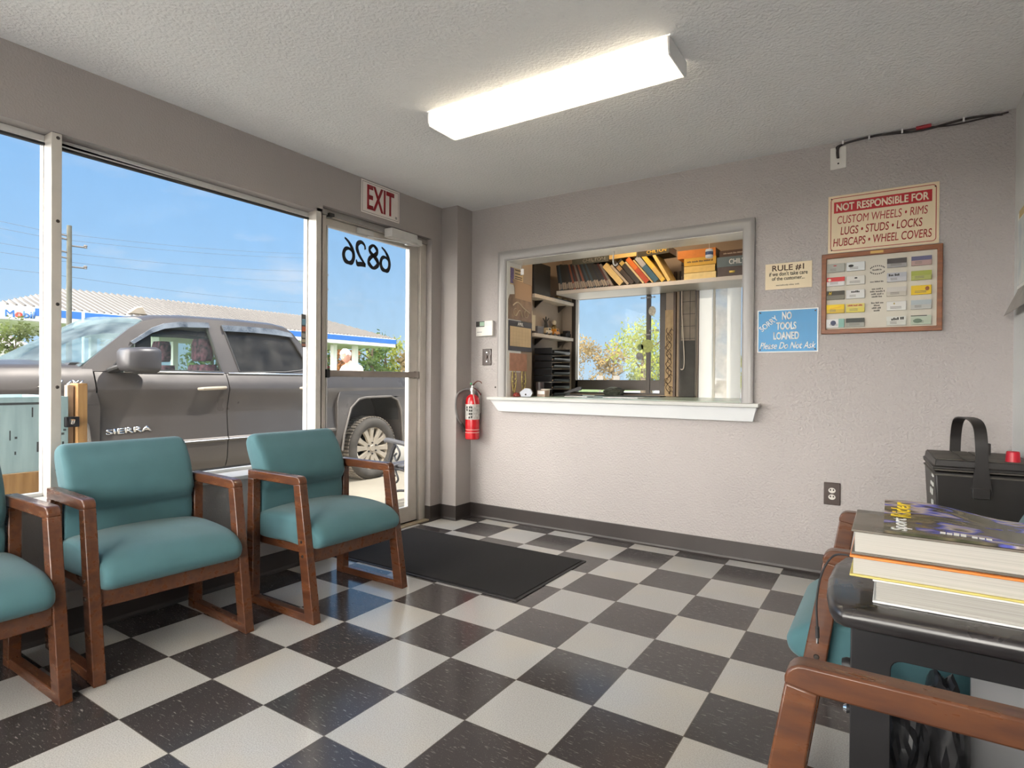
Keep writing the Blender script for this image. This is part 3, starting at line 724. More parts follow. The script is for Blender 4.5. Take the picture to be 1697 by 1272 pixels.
# business-card board
bb = thing('card_board', 'wood-framed business card board below the red and cream sign', 'board', (2.651, -.004, 1.363))
m_frame = M('orange_brown_wood', (.26, .085, .025), .4, col2=(.17, .05, .015), scale=3, stretch=(4, 4, 20))
m_boardw = M('board_cream', (.62, .58, .50), .6, var=.05, scale=3)
MB().box((.012, -.002, .012), (.543, .004, .437)).build('backing', m_boardw, bb)
fr = MB().plate([(0, 0), (.555, 0), (.555, .449), (0, .449)], [[(.024, .026), (.531, .026), (.531, .423), (.024, .423)]], lambda u, v, s: (u, .004 - .022 * s, v)).build('frame', m_frame, bb, bevel=.003)
MB().box((.235, -.0195, .43), (.295, -.018, .443)).build('name_plate', M('brass_plate', (.5, .32, .1), .4, metal=.5), fr)
m_faint = M('faint_ink', (.10, .09, .08), .7); M('card_grey_ink', (.16, .15, .14), .7)
for i, (z, w, h) in enumerate(((.338, .045, .008), (.274, .066, .007), (.234, .05, .009), (.220, .066, .009), (.206, .055, .009), (.192, .05, .009), (.158, .055, .009), (.144, .03, .009), (.130, .048, .009), (.116, .03, .009))):
    print_line('print', m_faint, w, h, (.268 - w / 2, -.002, z), Xd, Zd, bb, i)
mb = MB()
for sgn in (1, -1):
    for k in range(9):
        a = R(90 * sgn + (k - 4) * 15); c = Vector((.268 + .036 * math.cos(a), -.002, .341 + .022 * math.sin(a))); mb.cbox(c, (.005, .001, .007))
mb.build('round_print', m_faint, bb, weld=False)
cards = [  # row, col, top colour, band colour, split height, second-look words
    (0, 0, (.36, .36, .33), (.36, .36, .33), .5, 'grey card with a small red mark'), (0, 1, (.66, .68, .69), (.66, .68, .69), .5, 'white card with a dark car outline'),
    (0, 2, (.30, .29, .29), (.05, .042, .042), .45, 'charcoal card with a dark upper band'), (0, 3, (.42, .28, .26), (.10, .10, .20), .55, 'card with red and navy stripes'),
    (1, 0, (.70, .68, .68), (.55, .03, .03), .5, 'white card with a red upper band'), (1, 1, (.66, .64, .60), (.66, .64, .60), .5, 'cream card with a small dark diamond'),
    (1, 2, (.50, .50, .53), (.42, .43, .48), .5, 'pale grey card with bold dark lettering'), (1, 3, (.40, .42, .12), (.32, .36, .06), .5, 'olive green card'),
    (2, 0, (.17, .16, .13), (.035, .03, .02), .5, 'grey card, black band, yellow initial'), (2, 1, (.68, .68, .67), (.68, .68, .67), .5, 'white card with short dark lettering'),
    (2, 2, (.50, .46, .40), (.56, .53, .50), .5, 'beige card with a dark line on top'), (2, 3, (.72, .48, .01), (.72, .48, .01), .5, 'bright yellow card with a brown figure mark'),
    (3, 0, (.62, .42, .04), (.80, .56, .0), .45, 'yellow card with a slanting orange line'), (3, 1, (.66, .56, .10), (.66, .56, .16), .5, 'yellow card with red lettering'),
    (3, 2, (.70, .69, .66), (.70, .69, .66), .5, 'white card with a small crest'), (3, 3, (.46, .46, .44), (.40, .45, .48), .5, 'grey card with blue-grey lettering'),
    (4, 0, (.70, .70, .70), (.70, .70, .70), .5, 'white card with a teal end'), (4, 1, (.32, .32, .28), (.035, .04, .035), .5, 'grey card with a dark scalloped top'),
    (4, 2, (.58, .58, .53), (.62, .62, .58), .5, 'pale card with black script lettering'), (4, 3, (.42, .48, .38), (.44, .50, .40), .5, 'sage green card with a dark oval')]
COLX = (.026, .122, .312, .420)
rown = ('top', 'second', 'third', 'fourth', 'bottom'); coln = ('far left', 'inner left', 'inner right', 'far right')
for r_, c_, col, band, sp_, desc in cards:
    z0 = 1.363 + .345 - r_ * .0765; x0 = 2.651 + COLX[c_]; w, h = .088, .048
    if r_ == 4: z0 -= .004
    t = thing('business_card_stack', desc + ', %s column, %s row of the board' % (coln[c_], rown[r_]), 'business cards', (x0, -.0068, z0), 0, 'business cards in the wall board')
    mc = M('card_paper', col, .5); mbnd = M('card_band', band, .5)
    MB().box((0, -.011, 0), (w, 0, h)).build('card', mc, t, bevel=.0015)
    if band != col: MB().box((.0, -.0118, h * sp_), (w, -.0108, h)).build('band', mbnd, t)
    ink = m_blackink if sum(col) > .6 else m_icream
    k = (r_ * 4 + c_)
    if k == 4: MB().lathe([(0, .0006), (.008, .0006), (.008, 0), (0, 0)], 12, Matrix.Translation((.014, -.0118, .034)) @ Matrix.Rotation(R(90), 4, 'X')).build('emblem', m_icream, t)
    elif k == 8: letters('print', 'H', m_my, .016, .018, (.010, -.0118, .026), Xd, Zd, t, bold=.03, shear=.3, thick=.0004)
    elif k == 9: print_line('print', ink, .042, .011, (.024, -.011, .032), Xd, Zd, t, 9)
    elif k == 6: print_line('print', ink, .058, .012, (.008, -.0118, .030), Xd, Zd, t, 6)
    elif k == 18: print_line('print', ink, .058, .014, (.022, -.0118, .026), (1, 0, .08), Zd, t, 18)
    elif k == 13: print_line('print', m_ired, .072, .008, (.008, -.0118, .034), Xd, Zd, t, 13)
    elif k == 16: MB().box((.060, -.0118, 0), (w, -.0108, h)).build('band', M('card_teal', (.22, .42, .36), .5), t); MB().ball((.034, -.011, .026), (.014, .001, .014), 12, 8).build('emblem', M('card_navy', (.05, .06, .12), .5), t)
    elif k == 1: MB().ball((.022, -.011, .028), (.013, .0008, .007), 12, 8).build('emblem', ink, t)
    elif k == 5: MB().ball((.046, -.011, .036), (.008, .0008, .004), 4, 4).build('emblem', ink, t)
    elif k == 19: MB().ball((.030, -.0115, .020), (.020, .0008, .012), 12, 8).build('emblem', M('card_green', (.12, .17, .12), .5), t); MB().box((0, -.0122, .044), (.07, -.0108, .048)).build('band', m_blackink, t)
    elif k == 11: MB().ball((.070, -.011, .030), (.009, .0008, .011), 8, 8).build('emblem', M('card_brown', (.25, .07, .02), .5), t)
    elif k == 12: MB().box((-.028, -.0006, -.001), (.028, 0, .001), m=Matrix.Translation((.045, -.0116, .030)) @ Matrix.Rotation(R(-12), 4, 'Y')).build('emblem', m_covO, t)
    elif k == 0: MB().ball((.04, -.011, .036), (.010, .0008, .003), 6, 6).build('emblem', m_ired, t)
    elif k == 14: MB().ball((.034, -.011, .036), (.004, .0008, .005), 6, 6).build('emblem', M('card_gold', (.45, .32, .08), .5), t)
    mb = MB()
    for q in range(2):
        mb.box((.016, -.0114, .010 + q * .007), (.016 + .03 + .02 * ((k * 7 + q * 3) % 3) / 2, -.0108, .0125 + q * .007))
    mb.build('small_print', bpy.data.materials['card_grey_ink'], t, weld=False)
# ---------------------------------------------------------------- wall fittings
m_ivory = M('ivory_plate', (.72, .70, .66), .4)
m_brown = M('brown_plate', (.035, .017, .012), .35)
pl = thing('cable_plate', 'white cable outlet plate high on the back wall', 'wall plate', (2.687, 0, 2.288))
MB().box((0, -.006, 0), (.080, 0, .122)).build('plate', m_ivory, pl, bevel=.003)
MB().cyl((.04, -.0065, .03), (.04, -.005, .03), .005, 8).build('port', m_blackink, pl)
m_cable = M('black_cable', (.018, .011, .010), .5)
rr = random.Random(5)
path = [(2.727, -.012, 2.345), (2.724, -.014, 2.385), (2.732, -.012, 2.41), (2.77, -.010, 2.424)] + [(2.80 + i * .058, -.010, 2.424 + .008 * math.sin(i * .9)) for i in range(1, 12)]
cbl = MB().tube(catmull(path, 5), .0055, 8).build('coax_cable', m_cable)
tag(cbl, 'black cable run along the top of the back wall from the white plate', 'cable')
MB().tube(catmull([(2.722, -.012, 2.347), (2.720, -.012, 2.39), (2.735, -.008, 2.418), (2.9, -.006, 2.432), (3.1, -.006, 2.430), (3.25, -.012, 2.412), (3.46, -.008, 2.426)], 6), .004, 8).build('second_strand', m_cable, cbl)
MB().cyl((3.085, -.012, 2.429), (3.15, -.012, 2.432), .010, 10).build('red_connector', M('red_tape', (.35, .02, .03), .5), cbl)
for x in (2.745, 2.87, 3.02, 3.28): MB().box((x, -.018, 2.418), (x + .008, -.002, 2.440)).build('clip', m_white, cbl)

ou = thing('power_outlet', 'brown double power outlet low on the back wall', 'power outlet', (2.672, 0, .400))
MB().box((0, -.006, 0), (.083, 0, .126)).build('plate', m_brown, ou, bevel=.003)
for z in (.045, .082):
    MB().plate([(.041 + .018 * math.cos(a * PI / 8), z + .015 * math.sin(a * PI / 8)) for a in range(16)], [[(.030, z - .002), (.037, z - .002), (.037, z + .008), (.030, z + .008)], [(.045, z - .002), (.052, z - .002), (.052, z + .008), (.045, z + .008)]], lambda u, v, s: (u, -.006 - .002 * s, v)).build('socket', M('ivory_socket', (.62, .58, .53), .4), ou)

th = thing('thermostat', 'white wall thermostat with small display between the column and hatch', 'thermostat', (.222, 0, 1.434))
MB().box((0, -.028, 0), (.163, 0, .122)).build('housing', m_ivory, th, bevel=.006)
MB().box((.004, -.0292, .074), (.085, -.0275, .118)).build('dark_bezel', m_blackink, th)
MB().box((.04, -.0300, .080), (.084, -.029, .112)).build('display', M('lcd_green', (.20, .33, .22), .3), th)
MB().box((.088, -.0292, .080), (.150, -.0275, .114)).build('door', M('silver_plastic', (.55, .58, .58), .3), th)
MB().box((.014, -.0288, .030), (.06, -.0278, .036)).build('print', M('grey_print', (.3, .3, .3), .6), th)

sw = thing('light_switch', 'brown switch plate under the thermostat', 'light switch', (.272, 0, 1.207))
MB().box((0, -.006, 0), (.087, 0, .128)).build('plate', m_brown, sw, bevel=.003)
MB().box((.036, -.014, .052), (.050, -.005, .078)).build('toggle', M('brown_toggle', (.09, .05, .04), .4), sw, bevel=.002)
for z in (.03, .10): MB().cyl((.043, -.0075, z), (.043, -.005, z), .004, 8).build('screw', m_chrome, sw)
MB().tube(catmull([(.078, -.008, .118), (.082, -.008, .09), (.072, -.008, .06), (.08, -.008, .02)], 4), .003, 6).build('stain', M('silver_scratch', (.4, .38, .38), .3), sw)
hl = MB().lathe([(0, .0005), (.006, .0005), (.007, 0)], 10, Matrix.Translation((.396, -.0006, 1.035)) @ Matrix.Rotation(R(90), 4, 'X')).build('wall_plug', m_blackink)
tag(hl, 'tiny dark screw anchor in the wall left of the hatch', 'wall anchor')

# ---------------------------------------------------------------- fire extinguisher
fe = thing('fire_extinguisher', 'red fire extinguisher hung beside the corner column', 'fire extinguisher', (.238, -.085, .628))
m_fred = M('extinguisher_red', (.52, .008, .014), .25, coat=.4)
m_steel = M('dull_steel', (.5, .49, .47), .35, metal=.9)
m_hose = M('grey_hose', (.16, .15, .15), .45)
MB().lathe([(0, 0), (.050, 0), (.056, .006), (.056, .29), (.053, .315), (.042, .335), (.022, .350), (0, .352)], 32).build('cylinder', m_fred, fe)
MB().lathe([(.0563, .155), (.0568, .157), (.0568, .272), (.0563, .274)], 32, Matrix.Rotation(R(0), 4, 'Z')).build('label_band', M('extinguisher_label', (.62, .60, .58), .4, col2=(.35, .33, .31), scale=60), fe)
mb = MB()
for k, (a, z) in enumerate(((-75, .25), (-75, .225), (-75, .20), (-60, .25), (-60, .225), (-60, .20), (-100, .25), (-100, .23), (-60, .175), (-78, .172))):
    m = Matrix.Rotation(R(a), 4, 'Z') @ Matrix.Translation((.0572, 0, z)); mb.box((-.0005, -.006, -.008), (.0006, .006, .008), m=m)
mb.build('pictogram', m_blackink, fe, weld=False)
M('pale_band', (.7, .5, .45), .4)
for z in (.052, .074): MB().lathe([(.0562, z), (.0568, z + .001), (.0568, z + .003), (.0562, z + .004)], 32).build('wire_band', bpy.data.materials['pale_band'], fe)
MB().lathe([(0, .348), (.018, .348), (.018, .372), (.024, .374), (.024, .40), (.014, .405), (.014, .42), (0, .42)], 18).build('valve', m_steel, fe)
hnd = catmull([(.0, -.0, .415), (.02, -.004, .435), (.05, -.006, .452), (.078, -.004, .45), (.088, -.0, .435)], 5)
MB().tube(hnd, .008, 8, flat=.45).build('carry_handle', M('rusty_brown', (.16, .06, .04), .5), fe)
MB().tube(catmull([(.01, -.004, .40), (.04, -.008, .392), (.075, -.006, .36), (.082, -.004, .345)], 5), .008, 8, flat=.4).build('squeeze_lever', M('dark_red_lever', (.12, .02, .02), .4), fe)
MB().tube(catmull([(.03, -.045, .385), (.05, -.05, .33), (.07, -.052, .25)], 4), .005, 8, flat=.4).build('pull_strap', M('ivory_strap', (.7, .62, .55), .5), fe)
MB().ball((.0, -.02, .432), .008).build('seal', M('green_plastic', (.05, .4, .15), .4), fe)
MB().tube(catmull([(-.018, -.02, .39), (-.05, -.06, .382), (-.068, -.108, .34), (-.072, -.118, .26), (-.062, -.108, .17), (-.052, -.066, .12), (-.046, -.052, .085)], 6), .0085, 10).build('hose', m_hose, fe)
MB().tube([(-.054, -.068, .125), (-.046, -.052, .085), (-.042, -.044, .06)], [.010, .012, .013], 12).build('nozzle', m_blackink, fe)
MB().box((-.03, .045, .20), (.03, .085, .36)).build('wall_bracket', m_steel, fe, bevel=.002)

# ---------------------------------------------------------------- ceiling light
def ceiling_light(label, loc):
    t = thing('ceiling_light', label, 'ceiling light', loc, 0, 'fluorescent ceiling lights')
    L, W = 1.23, .225
    m1 = bpy.data.materials.get('tube_glow') or M('tube_glow', (1, .93, .80), .5, emit=105)
    MB().box((-L / 2, -W / 2 + .03, -.025), (L / 2, W / 2 - .03, 0)).build('housing', m_closer if 'm_closer' in globals() else m_white, t, bevel=.002)
    for s in (-1, 1):
        MB().cyl((-L / 2 + .03, s * .055, -.045), (L / 2 - .03, s * .055, -.045), .013, 14).build('tube', m1, t)
    mb = MB(); pr = [(-W / 2, -.004), (-W / 2, -.055), (-W / 2 + .012, -.072), (W / 2 - .012, -.072), (W / 2, -.055), (W / 2, -.004)]
    inn = [(y * .985, z + (.002 if z < -.03 else 0)) for y, z in pr]
    mb.loft([[(x, y, z) for y, z in pr] + [(x, y, z) for y, z in inn[::-1]] for x in (-L / 2, L / 2)])
    mb.build('diffuser', m_diff, t, smooth=20)
    for s in (-1, 1):
        x = s * (L / 2)
        MB().prism([(y * 1.01, z - .001) for y, z in pr], 'x', x - .002 if s > 0 else x - .006, x + .006 if s > 0 else x + .002).build('end_cap', m_white, t, bevel=.001)
    return t
def diffuser_mat():
    m = bpy.data.materials.new('prismatic_diffuser'); m.use_nodes = True; nt = m.node_tree; nt.nodes.clear(); L = nt.links.new
    o = nt.nodes.new('ShaderNodeOutputMaterial'); tr = nt.nodes.new('ShaderNodeBsdfTransparent'); tl = nt.nodes.new('ShaderNodeBsdfTranslucent'); em = nt.nodes.new('ShaderNodeEmission')
    tr.inputs[0].default_value = (1, .99, .96, 1); tl.inputs[0].default_value = (.40, .38, .34, 1); em.inputs[0].default_value = (1, .92, .78, 1); em.inputs[1].default_value = .28
    mx = nt.nodes.new('ShaderNodeMixShader'); mx.inputs[0].default_value = .86; L(tr.outputs[0], mx.inputs[1]); L(tl.outputs[0], mx.inputs[2])
    ad = nt.nodes.new('ShaderNodeAddShader'); L(mx.outputs[0], ad.inputs[0]); L(em.outputs[0], ad.inputs[1]); L(ad.outputs[0], o.inputs[0])
    return m
m_diff = diffuser_mat()

ceiling_light('lit two-tube fluorescent ceiling light above the floor in view', (1.635, -1.40, H))
# ---------------------------------------------------------------- the small office behind the hatch
OY = 1.08     # its far wall
m_owall = M('office_tan_paint', (.34, .27, .21), .7, var=.06, scale=2)
m_odark = M('dark_window_frame', (.045, .035, .028), .4, metal=.3, var=.1, scale=10)
m_shelf = M('pale_shelf_board', (.55, .47, .38), .45, var=.08, scale=4, stretch=(1, 12, 12))
m_shelfg = M('glossy_shelf_edge', (.58, .54, .50), .3, var=.05, scale=4)
S('wall_office', MB().box((.28, .14, 0), (.40, OY, 2.44)), m_owall, smooth=0)
S('wall_partition', MB().box((.40, .14, 0), (.499, .372, 2.44)), m_owall, smooth=0)
S('wall_office.001', MB().box((3.49, .14, 0), (3.61, OY, 2.44)), m_owall, smooth=0)
S('ceiling.001', MB().box((.28, .14, 2.44), (3.61, OY + .14, 2.5)), m_ceil, smooth=0)
S('floor.001', MB().box((.28, .14, -.06), (3.61, OY, 0)), M('office_floor', (.3, .27, .24), .5, var=.1), smooth=0)
fn = lambda u, v, s: (u, OY + .14 * s, v)
S('wall_far', MB().plate([(.28, -.06), (3.61, -.06), (3.61, 2.66), (.28, 2.66)], [[(.50, .975), (1.388, .975), (1.388, 1.865), (.50, 1.865)], [(1.652, .02), (2.02, .02), (2.02, 2.06), (1.652, 2.06)]], fn), m_owall, smooth=0)
# sliding window in the far wall
ow = root_structure('window_3')
mb = MB(); mb.plate([(.50, .975), (1.388, .975), (1.388, 1.865), (.50, 1.865)], [[(.535, .99), (1.335, .99), (1.335, 1.835), (.535, 1.835)]], lambda u, v, s: (u, OY + .0 + .05 * s, v)); mb.build('frame', m_odark, ow, bevel=.002)
MB().box((.51, OY + .010, 1.012), (1.35, OY + .04, 1.100)).build('bottom_rail', m_odark, ow, bevel=.002)
MB().box((1.214, OY + .004, .98), (1.250, OY + .03, 1.85)).build('meeting_stile', m_odark, ow, bevel=.002)
MB().box((.535, OY + .010, .99), (.562, OY + .035, 1.85)).build('side_stile', m_alulight, ow, bevel=.002)
MB().box((.52, OY + .022, .98), (1.36, OY + .026, 1.85)).build('pane', glass('office_glass', (.97, .98, .97), .01, .04, (.6, .6, .55)), ow)
def sticker(name, label, x, z, r, col, sx=1.0, sz=1.0, seg=20):
    mb = MB(); mb.lathe([(0, .0008), (r, .0008), (r, 0), (0, 0)], seg, Matrix.Translation((x, OY - .0005, z)) @ Matrix.Diagonal((sx, 1, sz, 1)) @ Matrix.Rotation(R(90), 4, 'X'))
    return tag(mb.build(name, M('sticker_ink', col, .5, var=.25, scale=60)), label, 'sticker', 'stickers on the office window')
sticker('window_sticker', 'large round yellow-green sticker on the office window', 1.228, 1.392, .056, (.36, .40, .10))
sticker('window_sticker', 'small round dark green sticker left of the larger green one', 1.165, 1.385, .028, (.15, .20, .08))
sticker('window_sticker', 'grey gear-shaped sticker lowest on the office window', 1.158, 1.305, .034, (.22, .21, .22), seg=7)
sticker('window_sticker', 'oval cream sticker highest on the office window beside the dark stile', 1.268, 1.690, .032, (.55, .50, .40), 1.0, 1.3)
sticker('window_sticker', 'thin grey bar sticker above the round green one', 1.228, 1.490, .052, (.22, .2, .18), 1.0, .12, 4)
for w_, h_, x_, z_, lb in ((.085, .018, 1.245, 1.515, 'row of grey letters stuck on the office window right pane'), (.13, .016, 1.165, 1.800, 'long row of grey letters stuck at the top of the office window')):
    st = print_line('window_sticker', bpy.data.materials.get('sticker_grey') or M('sticker_grey', (.30, .30, .31), .5), w_, h_, (x_, OY - .001, z_), Xd, Zd); tag(st, lb, 'sticker', 'stickers on the office window')

# door to the right of it: white posts outside in the sun, glass between
od = root_structure('door_2')
mb = MB(); mb.plate([(1.652, .02), (2.02, .02), (2.02, 2.06), (1.652, 2.06)], [[(1.662, .04), (1.992, .04), (1.992, 2.03), (1.662, 2.03)]], lambda u, v, s: (u, OY + .02 + .06 * s, v)); mb.build('door_frame', m_odark, od, bevel=.002)
MB().box((1.66, OY + .048, .04), (1.995, OY + .052, 2.03)).build('pane', glass('office_door_glass', (.98, .98, .98), .01, .03, (.7, .7, .7)), od)
MB().box((2.0, OY - .012, .96), (2.028, OY + .02, 1.85)).build('brown_stop', M('door_brown', (.12, .07, .05), .5, var=.2, scale=9), od, bevel=.002)
# vertical blind vanes of white cloth, the sun behind them
def cloth(name, col, tr):
    m = bpy.data.materials.new(name); m.use_nodes = True; nt = m.node_tree; nt.nodes.clear(); L = nt.links.new
    o = nt.nodes.new('ShaderNodeOutputMaterial'); d = nt.nodes.new('ShaderNodeBsdfDiffuse'); t = nt.nodes.new('ShaderNodeBsdfTranslucent'); x = nt.nodes.new('ShaderNodeMixShader')
    d.inputs[0].default_value = (*col, 1); t.inputs[0].default_value = (*col, 1); x.inputs[0].default_value = tr; L(d.outputs[0], x.inputs[1]); L(t.outputs[0], x.inputs[2]); L(x.outputs[0], o.inputs[0]); return m
m_sheer = glass('glare_vane', (.9, .88, .85), .0, .55, (.9, .88, .84))
m_vane = cloth('white_vane_cloth', (.93, .92, .88), .65)
vb = thing('vertical_blind', 'white cloth vertical blind hanging at the bright office door', 'blind', (0, OY, 0))
for x0, x1 in ((1.664, 1.770), (1.884, 1.990)):
    MB().box((x0, .0, .10), (x1, .003, 1.99)).build('vane', m_vane, vb)
MB().box((1.772, .0, .10), (1.792, .010, 1.99)).build('vane_edge', M('pale_channel', (.5, .48, .42), .5), vb)
MB().box((1.792, .004, .10), (1.884, .005, 1.99)).build('glare_vane', m_sheer, vb)  # added sheet; its pale haze stands in for glare through the gap
MB().box((1.655, -.012, 1.985), (2.015, .014, 2.02)).build('head_rail', m_alulight, vb)

# block pier, wooden door edge and printed curtain strip between window and door
m_block = M('painted_block', (.20, .165, .13), .8, var=.15, scale=12, bump=.3, bscale=60)
m_blockd = M('dark_block', (.045, .042, .038), .8, var=.2, scale=12, bump=.3, bscale=60)
S('wall_pier', MB().plate([(1.53, .97), (1.645, .97), (1.645, 2.1), (1.53, 2.1)], [], lambda u, v, s: (u, OY - .05 + .049 * s, v)), m_block, bevel=.003)
S('wall_pier.001', MB().box((1.526, OY - .056, .965), (1.648, OY - .0495, 1.425)), m_blockd, bevel=.003)
mb = MB()
for k in range(11): mb.box((1.529, OY - .0515, 1.44 + k * .10), (1.6455, OY - .0485, 1.444 + k * .10))
mb.box((1.603, OY - .0515, 1.43), (1.607, OY - .0485, 2.1))
S('trim_10', mb, m_blockd, weld=False)
S('trim_8', MB().box((1.462, OY - .04, .965), (1.486, OY, 2.0)), M('brown_wood_edge', (.07, .038, .022), .5, var=.2, scale=8), bevel=.003)
S('trim_9', MB().box((1.490, OY - .035, .965), (1.512, OY, 2.0)), M('tan_wood_edge', (.22, .15, .09), .5, var=.2, scale=8), bevel=.003)
S('trim_5', MB().box((1.513, OY - .045, .965), (1.527, OY, 2.0)), M('dark_wood_edge', (.03, .02, .015), .5), bevel=.003)
cu = thing('curtain_strip', 'narrow tan fabric strip with dark vine pattern beside the office window', 'curtain', (1.386, OY - .012, .968))
m_cloth = M('tan_cloth', (.46, .33, .19), .85, var=.12, scale=25); m_vine = M('vine_print', (.045, .025, .015), .8)
mb = MB(); mb.loft([[(.0098 * i, .005 * math.sin(i * 1.3), 0), (.0098 * i, .005 * math.sin(i * 1.3) - .003, 0), (.0098 * i, .005 * math.sin(i * 1.3) - .003, .72), (.0098 * i, .005 * math.sin(i * 1.3), .72)] for i in range(8)])
mb.build('fabric', m_cloth, cu)
mb = MB()
for s in (0, 1):
    mb.tube([(.035 + .022 * math.sin(k * .50 + s * 2.4), -.010, .02 + k * .0112) for k in range(50)], .0026, 5)
rr = random.Random(2)
for k in range(16):
    c = Vector((.012 + rr.random() * .045, -.010, .03 + k * .034)); mb.tube([c + Vector((.016 * math.cos(a * .7), 0, .016 * math.sin(a * .7))) for a in range(7)], .0022, 5)
mb.build('vine_pattern', m_vine, cu, weld=False)
ck = MB().tube(catmull([(1.538, OY - .062, 1.95), (1.540, OY - .064, 1.7), (1.552, OY - .066, 1.5), (1.564, OY - .066, 1.30), (1.562, OY - .066, 1.21), (1.548, OY - .066, 1.188), (1.536, OY - .066, 1.193)], 6), .0042, 7).build('beige_cord', M('beige_cord_fibre', (.55, .48, .40), .6))  # hanging cord, hooked at its lower end
tag(ck, 'beige rope hooked against the dark block pier in the office', 'cord')

# counter with a glass sheet
ct = thing('counter', 'office counter behind the hatch topped with a greenish glass sheet', 'counter', (.503, .142, 0))
MB().box((0, .065, .935), (2.4, .93, .955)).build('worktop', M('counter_board', (.42, .38, .32), .4, var=.06, scale=5), ct, bevel=.003)
MB().box((.002, .002, .956), (1.722, .92, .962)).build('glass_sheet', M('green_glass_edge', (.42, .52, .46), .22), ct, bevel=.001)
for x in (.05, 1.2, 2.3): MB().box((x, .1, 0), (x + .06, .90, .935)).build('counter_leg', m_owall, ct)

# high bookshelf
bs = thing('bookshelf', 'long pale wall shelf full of manuals above the office window', 'shelf', (.545, .70, 1.833))
MB().box((0, 0, 0), (2.60, .375, .032)).build('board', m_shelfg, bs, bevel=.003)
for x in (2.2, 2.45): MB().prism([(.37, -.14), (.378, -.14), (.378, -.002), (.10, -.002), (.10, -.01)], 'x', x, x + .015).build('bracket', m_odark, bs)
SZ = 1.8655
m_bkblk = M('black_vinyl_case', (.012, .012, .012), .55)
k_ = thing('storage_case', 'black square case on the upper short shelf left of the manuals', 'case', (.405, .375, 1.8055))
MB().box((0, 0, 0), (.113, .27, .265)).build('case', m_bkblk, k_, bevel=.004); MB().box((.1125, .002, .17), (.1140, .268, .173)).build('lid_seam', m_dark, k_)
def book_lean(label, x, w, h, dpt, ang, col, band=None, group='manuals leaning on the high shelf', title=None):
    """book standing on its tail, leaning over to the left by ang degrees"""
    t = thing('manual', label, 'book', (x, .715, SZ), 0, group); t.rotation_euler = (0, R(-ang), 0)
    c = bpy.data.materials.get('spine_%02x%02x%02x' % tuple(int(q * 255) for q in col)) or M('spine_%02x%02x%02x' % tuple(int(q * 255) for q in col), col, .5, var=.1, scale=30)
    mb = MB(); mb.box((0, 0, 0), (.0025, dpt, h)); mb.box((w - .0025, 0, 0), (w, dpt, h)); mb.box((0, -.001, 0), (w, .003, h)); mb.build('cover', c, t, weld=False)
    MB().box((.0025, .003, .002), (w - .0025, dpt - .003, h - .003)).build('pages', m_page, t)
    if band:
        for z0, z1, bc in band: MB().box((.0006, -.0018, z0 * h), (w - .0006, -.0008, z1 * h)).build('spine_band', bpy.data.materials.get('band_%d' % int(bc[0] * 999)) or M('band_%d' % int(bc[0] * 999), bc, .5), t)
    return t
ordn = 'first second third fourth fifth sixth seventh eighth ninth tenth eleventh twelfth thirteenth fourteenth fifteenth sixteenth seventeenth eighteenth nineteenth twentieth twenty-first twenty-second twenty-third twenty-fourth'.split()
rr = random.Random(11); x = .565
pal = [((.022, .024, .030), 'dark navy'), ((.07, .018, .014), 'dark red'), ((.03, .028, .026), 'black'), ((.035, .06, .075), 'dull blue'), ((.16, .14, .12), 'grey'), ((.022, .024, .030), 'dark navy'), ((.03, .028, .026), 'black')]
for i in range(24):
    col, cn = pal[(i * 3 + (i // 4)) % 7] if i not in (7, 12) else ((.20, .07, .04), 'rust-brown')
    book_lean('thin %s manual, %s from the black case in the tight leaning row' % (cn, ordn[i]), x, .0178, .225 + rr.uniform(-.006, .006), .19, 8 + i * 1.0, col, [(.04, .30, (.30, .25, .20))] if i % 3 != 1 else [(.06, .25, (.22, .19, .17))])
    x += .0178 / math.cos(R(8 + i * 1.0)) + .0022
thick = [('cream manual leaning right after the tight dark row', .048, .225, (.62, .46, .20), None, 42), ('thin black and white striped manual beside the cream leaning one', .020, .225, (.05, .045, .04), [(.0, 1.0, (.4, .33, .25))], 42),
         ('dark manual with tan spine badge, third of the loosely leaning books', .034, .245, (.045, .032, .024), [(.62, .80, (.36, .22, .10))], 41), ('black manual with gold badge, fourth of the loosely leaning books', .036, .255, (.03, .026, .022), [(.80, .93, (.45, .33, .10))], 40),
         ('thin cream manual squeezed between black and orange leaning books', .014, .24, (.55, .43, .24), None, 40), ('orange and red manual leaning on the high shelf', .038, .265, (.36, .05, .012), [(.55, .98, (.55, .14, .02))], 40),
         ('thin tan manual between the orange and blue leaning ones', .012, .25, (.50, .36, .16), None, 40), ('blue and grey manual with round white emblem leaning on the shelf', .042, .265, (.03, .09, .14), [(.62, .98, (.33, .33, .35))], 39),
         ('yellow manual with thin dark stripes, leaning right of the blue one', .034, .275, (.62, .40, .05), [(.1, .5, (.50, .34, .10))], 38), ('tall pale yellow manual, last of the leaning books', .024, .29, (.62, .44, .14), None, 30)]
x += .045
for lb, w, h, col, band, ang in thick:
    book_lean(lb, x, w, h, .20, ang, col, band); x += w / math.cos(R(ang)) + .004
xe = 1.648
